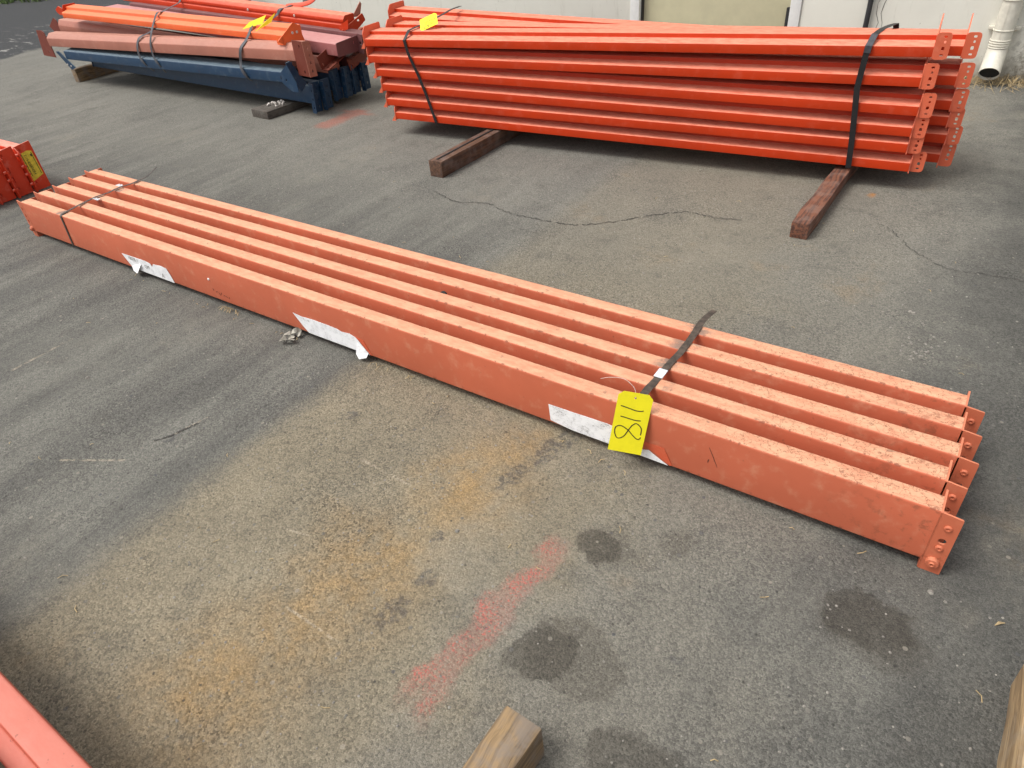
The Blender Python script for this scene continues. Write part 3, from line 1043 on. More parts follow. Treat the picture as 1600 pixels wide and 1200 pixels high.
# straps round the salmon bundle
zt = 0.1678
pts = [(2.968, -0.0025, 0.027), (2.968, -0.0025, 0.165), (2.968, 0.004, zt + 0.001), (2.968, 0.077, zt + 0.002), (2.969, 0.12, zt - 0.001), (2.970, 0.155, zt + 0.001), (2.972, 0.20, zt + 0.002), (2.975, 0.245, zt),
       (2.976, 0.30, zt + 0.002), (2.974, 0.34, zt), (2.970, 0.40, zt + 0.002), (2.972, 0.43, zt + 0.004), (2.980, 0.475, zt + 0.004)]
ribbon_thing('steel_strap', 'rusty brown steel strap under the yellow tag on the salmon bundle', 'strap', pts,
             [0.019, 0.019, 0.019, 0.020, 0.018, 0.019, 0.018, 0.019, 0.018, 0.019, 0.018, 0.017, 0.016], 0.0012, STRAP_RUST, (1, 0, 0), 'straps round the steel bundles')
m = MB()
m.ribbon([(2.9695, 0.128, zt + 0.002), (2.970, 0.162, zt + 0.0035)], 0.0225, 0.0022, (1, 0, 0))
m.build('strap_seal', CLIP, bpy.data.objects['steel_strap'], 0.0005, 30)
pts = [(0.349, -0.0025, 0.027), (0.370, -0.0025, 0.164), (0.369, 0.006, zt + 0.001)]
for i in range(14):
    y = 0.03 + i * 0.030
    pts.append((0.368 - 0.036 * min(1, y / 0.18) + 0.004 * math.sin(i * 1.3), y, zt + 0.0015 + 0.003 * abs(math.sin(i * 0.9))))
pts += [(0.322, 0.455, 0.178), (0.308, 0.50, 0.190)]
ribbon_thing('steel_strap', 'thin bent brown strap near the far left end of the salmon bundle', 'strap', pts, [0.012] * (len(pts) - 2) + [0.008, 0.005], 0.0012, STRAP_RUST, (1, 0, 0), 'straps round the steel bundles')
for k, (cx, cy, cz, s) in enumerate(((0.285, 0.305, 0.150, 0.028), (0.36, 0.165, 0.1705, 0.02))):
    mb = MB()
    n_ = 7
    vs = [(cx + s * (i / 6 - 0.5) * 1.6 + rnd.uniform(-.003, .003), cy + s * (j / 6 - 0.5) * (1.2 if k == 0 else 0.8) + rnd.uniform(-.003, .003),
           cz + rnd.uniform(0, 0.010) * (1 if k == 0 else 0.35) + (0.014 * j / 6 if k == 0 else 0)) for j in range(n_) for i in range(n_)]
    fs = [(j * n_ + i, j * n_ + i + 1, (j + 1) * n_ + i + 1, (j + 1) * n_ + i) for j in range(n_ - 1) for i in range(n_ - 1)]
    mb.add(vs, fs)
    prop(mb.build('plastic_scrap', GREYPLASTIC, None, 0, 20),
         ['crumpled pale plastic scrap tucked between beams beside the thin strap', 'flat pale plastic scrap under the thin strap on the salmon bundle'][k], 'plastic scrap')

# yellow lot tag
TL, TR, BL = Vector((2.9403, -0.0222, 0.2237)), Vector((3.0127, 0.0075, 0.2130)), Vector((2.9298, -0.0546, 0.0622))
ex = (TR - TL).normalized()
up = (TL - BL)
up = (up - ex * up.dot(ex)).normalized()
W_, H_ = 0.079, 0.165
tag = thing('lot_tag', 'large yellow card tag hand-numbered 811 hanging on the front salmon beam', 'tag', 'yellow lot tags')
tag.matrix_world = M_axes(TL, ex, up, ex.cross(up))


def tag_card(parent, W, H, mat, hole=True, bend=0.004, c=0.011):
    m = MB()
    out = [(0, -H), (W, -H), (W, -c), (W - c, 0), (c, 0), (0, -c)]
    plate2d(m, out, [circle(W * 0.5, -0.014, 0.0028, 10)] if hole else [], 0.0006, Matrix.Identity(4))
    return m.build('card', mat, parent, 0, 0)


tag_card(tag, W_, H_, YELLOW)


def stroke(parent, pts, w, name='pen_stroke', z=0.0009, mat=None):
    m = MB()
    P = smooth_path([(a, b, z) for a, b in pts], 6)
    m.ribbon(P, w, 0.0003, None)
    return m.build(name, mat or INK, parent, 0, 0)


# strokes measured across (u, 0..1) and down (v, 0..1) the card
def S(*uv):
    return [(u * W_, -v * H_) for u, v in uv]


stroke(tag, S((0.13, 0.235), (0.35, 0.255), (0.58, 0.278), (0.72, 0.275), (0.80, 0.262)), 0.0024)
stroke(tag, S((0.18, 0.405), (0.40, 0.42), (0.62, 0.435), (0.78, 0.43)), 0.0024)
stroke(tag, S((0.86, 0.665), (0.84, 0.55), (0.68, 0.485), (0.56, 0.53), (0.48, 0.62), (0.38, 0.73), (0.22, 0.775), (0.11, 0.70), (0.10, 0.60), (0.22, 0.56), (0.36, 0.58), (0.50, 0.625),
              (0.64, 0.69), (0.76, 0.735), (0.84, 0.735), (0.88, 0.70)), 0.0024)
m = MB()
m.tube(smooth_path([(W_ * 0.5, -0.0135, 0.001), (W_ * 0.45, 0.004, -0.004), (W_ * 0.3, 0.014, -0.012), (W_ * 0.05, 0.020, -0.02), (-0.025, 0.012, -0.03), (-0.045, 0.002, -0.035)], 5), 0.0007, 5)
m.build('tie_wire', STRING, tag, 0, 40)

# ================================================================== orange-red stack
LB = [(0.54, 1.733, 0.455), (0.546, 1.734, 0.374), (0.585, 1.736, 0.308), (0.607, 1.738, 0.233), (0.622, 1.739, 0.157), (0.667, 1.742, 0.087)]
RB = [(3.204, 1.930, 0.507), (3.190, 1.929, 0.403), (3.208, 1.930, 0.299), (3.205, 1.930, 0.220), (3.206, 1.930, 0.158), (3.231, 1.940, 0.082)]
STEP = [(0, 0), (0, 0.035), (0.056, 0.046), (0.057, 0.063), (0.150, 0.063), (0.150, 0)]
ORD = ['top', 'second', 'third', 'fourth', 'fifth', 'bottom']
RED_G = 'orange-red step beams in the banded stack'


def red_beam(label, A, B, drop=0.008, tall=0.135, group=RED_G, mat=None, matb=None, prof=STEP, lh=0.083, ly=0.0015):
    mat, matb = mat or RED, matb or RED_B
    t, L = beam_thing('step_beam', label, 'steel beam', group, A, B)
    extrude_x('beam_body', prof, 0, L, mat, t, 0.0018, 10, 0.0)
    top = prof[3][1]
    # right end
    m = MB()
    plate2d(m, round_poly([(-0.002, -drop), (0.150, -drop + 0.01), (0.150, max(tall, lh)), (0.110, max(tall, lh)), (ly - 0.003, lh - 0.004)], 0.008), [], 0.004, YZ(L))
    zc = [0.012, 0.034, 0.046, 0.058]
    hl = [slot(L + 0.029, 0.000 + lh * 0.10, 0.011, 0.007), slot(L + 0.029, lh * 0.36, 0.010, 0.013), slot(L + 0.031, lh * 0.62, 0.007, 0.009), slot(L + 0.030, lh * 0.83, 0.011, 0.008)]
    plate2d(m, round_poly([(L + 0.001, -drop), (L + 0.050, -drop + 0.002), (L + 0.050, lh), (L + 0.001, lh)], 0.014, 4), hl, 0.004, XZ(ly))
    b = m.build('end_bracket', matb, t, 0, 30)
    # left end: plate with a small foot turned out at the bottom
    m = MB()
    plate2d(m, round_poly([(-0.002, -0.006), (0.150, -0.006), (0.150, lh + 0.01), (0.02, lh + 0.01), (-0.002, lh - 0.02)], 0.008), [], 0.004, YZ(-0.004))
    plate2d(m, round_poly([(-0.030, -0.012), (-0.003, -0.012), (-0.003, 0.022)], 0.003), [], 0.004, XZ(0.0015))
    plate2d(m, round_poly([(-0.044, 0.0), (-0.003, 0.0), (-0.003, lh), (-0.044, lh)], 0.012), [slot(-0.022, z, 0.009, 0.010) for z in (0.018, 0.04, 0.06)], 0.004, XZ(0.150))
    m.build('end_bracket', matb, t, 0, 30)
    return t


for i in range(6):
    red_beam(f'orange-red step beam in the front column of the banded stack, {ORD[i] if i in (0, 5) else ORD[i] + " from the top"}', LB[i], RB[i], tall=0.118 if i == 0 else 0.078, ly=0.0015 + 0.006 * i, lh=[0.083, 0.083, 0.083, 0.074, 0.068, 0.074][i])
R2 = [(3.285, 2.075, 0.480), (3.293, 2.075, 0.376), (3.300, 2.075, 0.286), (3.306, 2.075, 0.226), (3.318, 2.075, 0.158), (3.315, 2.085, 0.076)]
for i in range(6):
    A = Vector(LB[i]) + Vector((-0.0, 0.163, -0.002 if i else 0.004))
    A.x = [0.56, 0.575, 0.60, 0.61, 0.64, 0.66][i]
    B = Vector(R2[i]) + Vector((0, 0.015, 0))
    red_beam(f'orange-red step beam in the second column of the banded stack, {ORD[i] if i in (0, 5) else ORD[i] + " from the top"}', A, B,
             drop=[0.008, 0.008, 0.008, 0.010, 0.010, 0.022][i], tall=0.120 if i == 0 else 0.078, ly=0.0015 + 0.006 * i, lh=[0.083, 0.083, 0.079, 0.068, 0.066, 0.074][i])
for i in range(1, 6):
    A = Vector(LB[i]) + Vector((-0.22, 0.40, -0.002))
    B = Vector(RB[i]) + Vector((-0.05, 0.33, -0.012 if i < 3 else -0.004))
    B.z = [0, 0.330, 0.268, 0.206, 0.144, 0.082][i]
    A.z = [0, 0.372, 0.306, 0.232, 0.156, 0.087][i]
    red_beam(f'orange-red step beam in the hidden rear column of the banded stack, {ORD[i] if i == 5 else ORD[i] + " from the top"}', A, B, tall=0.070)
red_beam('orange-red step beam lying askew on the rear of the banded stack, its left end highest', (0.27, 2.235, 0.470), (3.12, 2.275, 0.402), tall=0.070)

# black bands round the stack
yaw_n = Vector((0.0737, -0.9973, 0)) * 0.004


def strap_stack(xf, zx, mat_top, mat, label, tops):
    front = [(x, y + yaw_n.y - 0.001, z) for x, y, z in zx]
    pts = tops + front
    return ribbon_thing('steel_strap', label, 'strap', pts, 0.020 if xf else 0.018, 0.0015, mat, (1, 0, 0), 'straps round the steel bundles')


def yf(x, off=0.0):
    return 1.742 + (x - 0.66) * (1.932 - 1.742) / (3.235 - 0.66) - 0.006 + off


fr = [(2.989, yf(2.989), 0.541), (2.985, yf(2.985), 0.46), (2.982, yf(2.982), 0.39), (2.994, yf(2.994), 0.288), (3.005, yf(3.005), 0.189), (3.014, yf(3.014), 0.078)]
tops = [(3.03, yf(3.03) + 0.335, 0.50), (3.02, yf(3.02) + 0.325, 0.556), (3.012, yf(3.012) + 0.25, 0.563), (3.00, yf(3.0) + 0.15, 0.569), (2.994, yf(2.994) + 0.062, 0.568), (2.992, yf(2.99) + 0.03, 0.553)]
ribbon_thing('steel_strap', 'black band round the right end of the orange-red stack', 'strap', tops + fr, 0.022, 0.0015, STRAP_BLACK, (1, 0, 0), 'straps round the steel bundles')
m = MB()
m.ribbon([(2.9945, yf(2.994) + 0.055, 0.5705), (2.9925, yf(2.99) + 0.022, 0.5535), (2.991, yf(2.99) - 0.003, 0.540), (2.9895, yf(2.99) - 0.003, 0.516)], 0.0235, 0.002, (1, 0, 0))
m.build('strap_seal', STRAP_GREY, bpy.data.objects['steel_strap.002'], 0, 30)
frl = [(0.812, yf(0.812), 0.494), (0.822, yf(0.822), 0.445), (0.833, yf(0.833), 0.41), (0.871, yf(0.871), 0.325), (0.906, yf(0.906), 0.224), (0.945, yf(0.945), 0.087)]
topl = [(0.72, yf(0.72) + 0.62, 0.545), (0.745, yf(0.745) + 0.50, 0.549), (0.765, yf(0.765) + 0.38, 0.541), (0.785, yf(0.785) + 0.24, 0.535), (0.80, yf(0.80) + 0.12, 0.533), (0.806, yf(0.806) + 0.055, 0.530), (0.81, yf(0.81) + 0.02, 0.507)]
ribbon_thing('steel_strap', 'dark band round the left end of the orange-red stack', 'strap', topl + frl, 0.018, 0.0015, STRAP_BLACK, (1, 0, 0), 'straps round the steel bundles')

# its small yellow tag
c4 = [Vector((0.790, 1.915, 0.556)), Vector((0.865, 1.965, 0.586)), Vector((0.957, 1.898, 0.558)), Vector((0.879, 1.85, 0.530))]
tag2 = thing('lot_tag', 'small yellow tag numbered 116 tied to the band on the orange-red stack', 'tag', 'yellow lot tags')
ex = (c4[1] - c4[0]).normalized()
up = c4[0] - c4[3]
W2, H2 = 0.098, 0.116
up = (up - ex * up.dot(ex)).normalized()
tag2.matrix_world = M_axes(c4[0], ex, up, ex.cross(up))
mm = MB()
plate2d(mm, [(0, -H2), (W2, -H2), (W2, -0.02), (W2 * 0.88, 0.0), (0, 0)], [], 0.0008, Matrix.Identity(4))
mm.build('card', YELLOW, tag2, 0, 0)


def S2(*uv):
    return [(u * W2, -v * H2) for u, v in uv]


OLIVE = plain('faint_marker', (0.24, 0.20, 0.01), 0.6, 0.2, 60)
stroke(tag2, S2((0.30, 0.42), (0.62, 0.44), (0.90, 0.48)), 0.005, z=0.0012, mat=OLIVE)
stroke(tag2, S2((0.28, 0.60), (0.55, 0.62), (0.82, 0.68)), 0.005, z=0.0012, mat=OLIVE)
stroke(tag2, S2((0.80, 0.78), (0.55, 0.74), (0.32, 0.76), (0.20, 0.84), (0.26, 0.92), (0.42, 0.92), (0.48, 0.84), (0.40, 0.77)), 0.005, z=0.0012, mat=OLIVE)

# ================================================================== mixed stack, far left
MIX_G = 'beams of the mixed stack'


def poly_plate(parent, name, yz, x, mat, t=0.005, holes=()):
    """plate given in world y,z at world x, parented to an unrotated thing at origin"""
    m = MB()
    plate2d(m, yz, list(holes), t, YZ(x))
    return m.build(name, mat, parent, 0, 30)


# blue beams on the bearers
blue_y = [1.845, 1.925, 2.035, 2.115, 2.20, 2.285]
blue_l = ['dark blue beam lowest at the front of the mixed stack', 'dark blue beam lowest, second from the front of the mixed stack', 'dark blue beam lowest, third from the front of the mixed stack',
          'dark blue beam lowest, fourth from the front of the mixed stack', 'dark blue beam lowest, second from the back of the mixed stack', 'dark blue beam lowest at the back of the mixed stack']
for i, y in enumerate(blue_y):
    up_ = 0.0 if i < 2 else 0.03
    A, B = (-2.80 + 0.04 * (i % 3), y + 0.07, 0.102), (-0.13 + 0.012 * (i % 2), y, 0.066 + up_)
    t, L = beam_thing('blue_beam', blue_l[i], 'steel beam', MIX_G, A, B, R(-4 + 2 * (i % 3)))
    extrude_x('beam_body', [(0, 0), (0, 0.105), (0.052, 0.105), (0.052, 0)], 0, L, BLUE, t, 0.006, 4)
    m = MB()
    zb = -0.052 if i < 2 else -0.058
    plate2d(m, round_poly([(-0.010, zb), (0.066, zb), (0.066, 0.125), (-0.010, 0.125)], 0.004), [slot(0.045, z, 0.008, 0.016) for z in (-0.02, 0.02, 0.08)], 0.005, YZ(L))
    plate2d(m, round_poly([(L, zb), (L + 0.036, zb), (L + 0.036, 0.12), (L, 0.12)], 0.006), [slot(L + 0.02, z, 0.009, 0.015) for z in (-0.02, 0.03, 0.08)], 0.005, XZ(-0.006))
    b = m.build('end_bracket', BLUE, t, 0, 30)
    rivet(b, L + 0.005, 0.03, 0.05, BLUE, 0.008, (1, 0, 0))
    m = MB()
    plate2d(m, [(-0.005, -0.0), (0.06, 0.0), (0.06, 0.12), (-0.005, 0.12)], [], 0.005, YZ(-0.006))
    m.build('end_bracket', BLUE, t, 0, 30)

t, L = beam_thing('blue_beam', 'dusty blue beam under the pink-brown beam at the front of the mixed stack', 'steel beam', MIX_G, (-2.87, 1.765, 0.186), (-0.235, 1.765, 0.203))
extrude_x('beam_body', [(0, 0), (0, 0.062), (0.10, 0.075), (0.10, 0)], 0, L, BLUE, t, 0.005, 8)
m = MB()
plate2d(m, [(0.105, 0.165), (0.083, -0.042), (0.012, 0.004), (-0.030, 0.060), (-0.052, 0.136), (-0.025, 0.137)][::-1][:0] or [(-0.052, 0.132), (-0.020, 0.135), (0.066, -0.008), (0.012, -0.048)], [], 0.006, YZ(L + 0.105))
plate2d(m, [(L - 0.02, 0.0), (L + 0.05, -0.045), (L + 0.108, -0.045), (L + 0.108, 0.128), (L + 0.075, 0.122), (L - 0.02, 0.058)], [circle(L + 0.02, 0.02, 0.007)], 0.005, XZ(-0.004))
b = m.build('end_bracket', BLUE, t, 0, 30)
rivet(b, L - 0.02, -0.004, 0.03, DARK, 0.012)
m = MB()
plate2d(m, [(-0.11, 0.055), (-0.06, 0.058), (0.10, -0.055), (0.03, -0.075)], [], 0.006, XZ(-0.003))
b = m.build('end_bracket', BLUE, t, 0, 30)
for dx, dz in ((0.0, -0.035), (0.045, -0.045)):
    rivet(b, dx, -0.009, dz, BOLT, 0.006)

# pink-brown front beam
CH = [(0, 0), (0, 0.060), (0.035, 0.092), (0.10, 0.094), (0.10, 0)]
t, L = beam_thing('pink_beam', 'faded pink-brown beam at the front of the mixed stack, with dark red end plates', 'steel beam', MIX_G, (-3.10, 1.785, 0.266), (-0.10, 1.785, 0.330))
extrude_x('beam_body', CH, 0, L, PINKBROWN, t, 0.004, 8)
m = MB()
plate2d(m, [(L - 0.012, -0.075), (L + 0.080, -0.082), (L + 0.080, 0.112), (L - 0.002, 0.118)], [slot(L + 0.055, 0.085, 0.010, 0.018), slot(L + 0.05, -0.055, 0.010, 0.018)], 0.005, XZ(-0.004))
m.build('end_bracket', RUST, t, 0, 30)
m = MB()
plate2d(m, [(-0.008, -0.084), (0.050, -0.088), (0.050, 0.105), (-0.008, 0.112)], [slot(0.022, z, 0.010, 0.018) for z in (-0.055, -0.01, 0.03, 0.075)], 0.005, YZ(L + 0.0805))
m.build('bracket_leg', PINKBROWN, t, 0, 30)  # paler paint than the plate puts dust and sky reflection into the colour
m = MB()
plate2d(m, [(-0.19, -0.075), (0.0, -0.085), (0.0, 0.0), (-0.02, 0.1), (-0.05, 0.115), (-0.13, 0.115)], [circle(-0.07, -0.045, 0.008)], 0.005, XZ(0.012))
m.build('end_bracket', RUST, t, 0, 30)

# second pink-brown beam, half hidden
t, L = beam_thing('pink_beam', 'faded pink-brown beam, half hidden behind the front pink-brown one in the mixed stack', 'steel beam', MIX_G, (-3.13, 1.93, 0.342), (-0.13, 2.02, 0.205))
extrude_x('beam_body', [(0, 0), (0, 0.052), (0.02, 0.09), (0.11, 0.092), (0.11, 0)], 0, L, PINKBROWN, t, 0.004, 6)
m = MB()
plate2d(m, [(-0.16, 0.03), (-0.06, -0.045), (0.01, -0.04), (0.0, 0.03), (-0.02, 0.085), (-0.05, 0.10)], [], 0.005, XZ(0.012))
m.build('end_bracket', RUST, t, 0, 30)


# two rusty connectors lying on their sides at the right end
def tilted_bracket(t, L, w, h, tilt, oy, oz, shelf_at, mat):
    Mx = Matrix.Translation((L, oy, oz)) @ Matrix.Rotation(tilt, 4, 'X')
    m = MB()
    plate2d(m, round_poly([(0, 0), (w, 0), (w, h), (0, h)], 0.004), [slot(w * 0.85, h * 0.5, 0.010, 0.018), slot(w * 0.12, h * 0.3, 0.010, 0.016)], 0.005, Mx @ YZ(0.0))
    Ms = Mx @ M_axes((0.0, 0, shelf_at), (1, 0, 0), (0, 1, 0), (0, 0, 1))
    plate2d(m, round_poly([(0.005, 0), (0.055, 0), (0.055, w), (0.005, w)], 0.006), [slot(0.032, w * k, 0.012, 0.020) for k in (0.14, 0.38, 0.62, 0.86)], 0.005, Ms)
    return m.build('end_bracket', mat, t, 0, 30)


tilted_bracket(t, L, 0.21, 0.085, R(17), -0.045, 0.030, 0.0, RUST)
t, L = beam_thing('rusty_beam', 'beam with a rust-red end bracket, low at the back right of the mixed stack', 'steel beam', MIX_G, (-2.9, 2.16, 0.225), (-0.10, 2.20, 0.205))
extrude_x('beam_body', [(0, 0), (0, 0.06), (0.15, 0.06), (0.15, 0)], 0, L, PLUM, t, 0.004, 4)
tilted_bracket(t, L, 0.19, 0.075, R(15), -0.015, -0.020, 0.075, RUST)

# orange ridged beam
RID = [(0, 0), (0, 0.036), (0.045, 0.050), (0.047, 0.070), (0.13, 0.076), (0.13, 0)]
t, L = beam_thing('orange_beam', 'bright orange ridged beam on top at the front of the mixed stack', 'steel beam', MIX_G, (-2.86, 1.87, 0.466), (-0.25, 1.86, 0.412))
extrude_x('beam_body', RID, 0, L, ORANGE, t, 0.004, 6)
m = MB()
plate2d(m, round_poly([(-0.10, 0.028), (0.04, 0.105), (0.075, 0.085), (0.105, -0.015), (-0.03, -0.02)], 0.008), [], 0.005, YZ(L + 0.04))
plate2d(m, round_poly([(L - 0.01, 0.0), (L + 0.045, 0.0), (L + 0.045, 0.05), (L - 0.01, 0.05)], 0.008), [], 0.005, XZ(-0.06))
b = m.build('end_bracket', ORANGE, t, 0, 30)
for a in ((0.02, 0.052), (0.055, 0.05)):
    rivet(b, L + 0.045, a[0], a[1], BOLT, 0.008, (1, 0, 0))
m = MB()
plate2d(m, round_poly([(-0.11, 0.050), (-0.05, 0.078), (0.0, 0.062), (0.0, 0.03), (-0.06, 0.012), (-0.10, 0.03)], 0.008), [], 0.005, XZ(0.02))
plate2d(m, round_poly([(0.0, -0.005), (0.13, -0.005), (0.13, 0.085), (0.03, 0.085)], 0.008), [], 0.005, YZ(-0.006))
m.build('end_bracket', RED, t, 0, 30)

# rose and plum beams
t, L = beam_thing('rose_beam', 'wide rose-pink beam lying flat between the orange beams of the mixed stack', 'steel beam', MIX_G, (-2.66, 2.04, 0.437), (-0.03, 2.04, 0.305))
extrude_x('beam_body', [(0, 0), (0, 0.07), (0.19, 0.07), (0.19, 0)], 0, L, ROSE, t, 0.005, 6)
m = MB()
plate2d(m, round_poly([(0.0, -0.005), (0.19, -0.005), (0.19, 0.085), (0.0, 0.075)], 0.006), [slot(0.15, 0.05, 0.012, 0.02)], 0.005, YZ(L))
plate2d(m, round_poly([(L, -0.02), (L + 0.045, -0.02), (L + 0.045, 0.09), (L, 0.095)], 0.006), [slot(L + 0.025, 0.04, 0.012, 0.02)], 0.005, XZ(0.19))
b = m.build('end_bracket', PLUM, t, 0, 30)
m = MB()
plate2d(m, [(0.01, 0.005), (0.14, 0.005), (0.14, 0.062), (0.01, 0.062)], [], 0.0012, XZ(-0.0005))
lb = m.build('faded_stencil', plain('faded_stencil_paint', (0.36, 0.20, 0.22), 0.6, 0.4, 120), t, 0, 0)
t, L = beam_thing('plum_beam', 'dark plum beam beside the rose-pink one in the mixed stack', 'steel beam', MIX_G, (-2.5, 2.235, 0.458), (0.10, 2.235, 0.330))
extrude_x('beam_body', [(0, 0), (0, 0.06), (0.09, 0.06), (0.09, 0)], 0, L, PLUM, t, 0.005, 4)
m = MB()
plate2d(m, round_poly([(-0.02, -0.05), (0.10, -0.05), (0.10, 0.07), (-0.02, 0.07)], 0.006), [], 0.005, YZ(L))
b = m.build('end_bracket', PLUM, t, 0, 30)
for a in ((0.0, -0.02), (0.035, -0.02), (0.07, -0.02), (0.01, 0.045)):
    rivet(b, L + 0.005, a[0], a[1], BOLT, 0.007, (1, 0, 0))

# orange beam at the back
OB = [(0, 0), (0, 0.030), (0.006, 0.036), (0.006, 0.042), (0.0, 0.048), (0, 0.062), (0.02, 0.085), (0.10, 0.085), (0.10, 0)]
t, L = beam_thing('orange_beam', 'orange beam along the back of the mixed stack, under the looped strap end', 'steel beam', MIX_G, (-2.65, 2.28, 0.524), (-0.18, 2.28, 0.398))
extrude_x('beam_body', OB, 0, L, RED, t, 0.003, 6)
m = MB()
plate2d(m, round_poly([(-0.035, 0.010), (0.165, 0.075), (0.185, 0.030), (0.03, -0.045)], 0.010), [slot(0.12, 0.040, 0.022, 0.012)], 0.005, YZ(L + 0.01))
plate2d(m, round_poly([(L - 0.02, -0.01), (L + 0.06, 0.02), (L + 0.07, 0.075), (L - 0.02, 0.03)], 0.008), [], 0.005, XZ(-0.02))
b = m.build('end_bracket', RED, t, 0, 30)
m = MB()
plate2d(m, round_poly([(0.03, -0.075), (0.15, -0.035), (0.15, -0.005), (0.03, -0.045)], 0.006), [slot(0.06, -0.05, 0.014, 0.012), slot(0.12, -0.03, 0.014, 0.012)], 0.02, YZ(L + 0.0))
m.build('hook_row', RED, t, 0, 30)
m = MB()
plate2d(m, [(0.10, 0.06), (0.19, 0.135), (0.20, 0.12), (0.17, 0.05)], [], 0.005, YZ(L - 0.02))
m.build('bracket_leg', PINKBROWN, t, 0, 30)
for x in (0.58, 1.55, 2.02):
    rivet(t, x, -0.001, 0.052, BOLT, 0.008)

# straps of the mixed stack
P = [(-0.73, 2.40, 0.44), (-0.735, 2.385, 0.513), (-0.74, 2.33, 0.513), (-0.765, 2.285, 0.505), (-0.80, 2.268, 0.470), (-0.76, 2.17, 0.462), (-0.70, 2.06, 0.482), (-0.64, 1.96, 0.500), (-0.60, 1.91, 0.494), (-0.585, 1.862, 0.455), (-0.585, 1.82, 0.418),
     (-0.607, 1.778, 0.375), (-0.635, 1.772, 0.30), (-0.630, 1.758, 0.262), (-0.595, 1.756, 0.215), (-0.60, 1.79, 0.182)]
ribbon_thing('steel_strap', 'grey band with a yellow tag round the right of the mixed stack', 'strap', smooth_path(P, 4), 0.024, 0.0015, STRAP_GREY, (1, 0, 0), 'straps round the steel bundles')
P = [(-1.85, 2.37, 0.58), (-1.86, 2.30, 0.578), (-1.86, 2.262, 0.53), (-1.76, 2.10, 0.522), (-1.69, 2.0, 0.518), (-1.62, 1.915, 0.526), (-1.615, 1.862, 0.475), (-1.60, 1.80, 0.405), (-1.612, 1.777, 0.340),
     (-1.600, 1.765, 0.270), (-1.555, 1.758, 0.225), (-1.58, 1.80, 0.165)]
ribbon_thing('steel_strap', 'grey band round the left of the mixed stack, running over the orange beams', 'strap', smooth_path(P, 4), 0.020, 0.0015, STRAP_GREY, (1, 0, 0), 'straps round the steel bundles')
P = [(-1.66, 1.90, 0.44), (-1.70, 1.85, 0.41), (-1.755, 1.80, 0.385), (-1.785, 1.776, 0.330), (-1.78, 1.764, 0.27), (-1.735, 1.757, 0.222), (-1.72, 1.80, 0.165)]
ribbon_thing('steel_strap', 'grey band hooked over only the pink-brown and blue beams of the mixed stack', 'strap', smooth_path(P, 4), 0.022, 0.0015, STRAP_GREY, (1, 0, 0), 'straps round the steel bundles')
m = MB()
P = smooth_path([(-0.775, 2.35, 0.512), (-0.72, 2.37, 0.516), (-0.65, 2.385, 0.520), (-0.59, 2.40, 0.532), (-0.555, 2.42, 0.553), (-0.542, 2.44, 0.580), (-0.56, 2.46, 0.60)], 5)
m.ribbon(P, 0.030, 0.006, (0, 0.6, 0.8))
prop(m.build('strap_tail', RED, None, 0.001, 40), 'red-orange strap tail curling up over the back of the mixed stack', 'strap')
m = MB()
m.ribbon(smooth_path([(-0.66, 2.41, 0.528), (-0.62, 2.42, 0.545), (-0.58, 2.44, 0.572)], 4), 0.026, 0.02, (0, 0.6, 0.8))
prop(m.build('buckle_grip', RUBBER, None, 0.002, 40), 'black grip inside the curled red-orange strap tail', 'grip')

# tag folded on the grey band
tg3 = thing('lot_tag', 'yellow tag edge-on, pinched under the grey band of the mixed stack', 'tag', 'yellow lot tags')
m = MB()
for V in ([(-0.640, 1.855, 0.470), (-0.605, 1.895, 0.505), (-0.515, 1.965, 0.535), (-0.530, 1.93, 0.490)], [(-0.520, 1.855, 0.462), (-0.495, 1.895, 0.492), (-0.430, 1.97, 0.548), (-0.452, 1.94, 0.500)]):
    m.add(V + [(a, b + 0.0012, c) for a, b, c in V], [(3, 2, 1, 0), (4, 5, 6, 7), (0, 1, 5, 4), (1, 2, 6, 5), (2, 3, 7, 6), (3, 0, 4, 7)])
m.build('card', YELLOW, tg3, 0, 0)

# black hose coil against the wall
m = MB()
for k in range(4):
    rr = 0.20 + 0.014 * k
    pts = [(-3.06 + rr * 1.25 * math.cos(a), 3.60 - 0.035 * k + 0.05 * math.sin(a), 0.335 + rr * math.sin(a) * 1.0) for a in [2 * math.pi * i / 40 for i in range(41)]]
    m.tube(pts, 0.022, 8)
prop(m.build('hose_coil', RUBBER, None, 0, 40), 'coil of black hose leaning on the wall behind the mixed stack', 'hose')

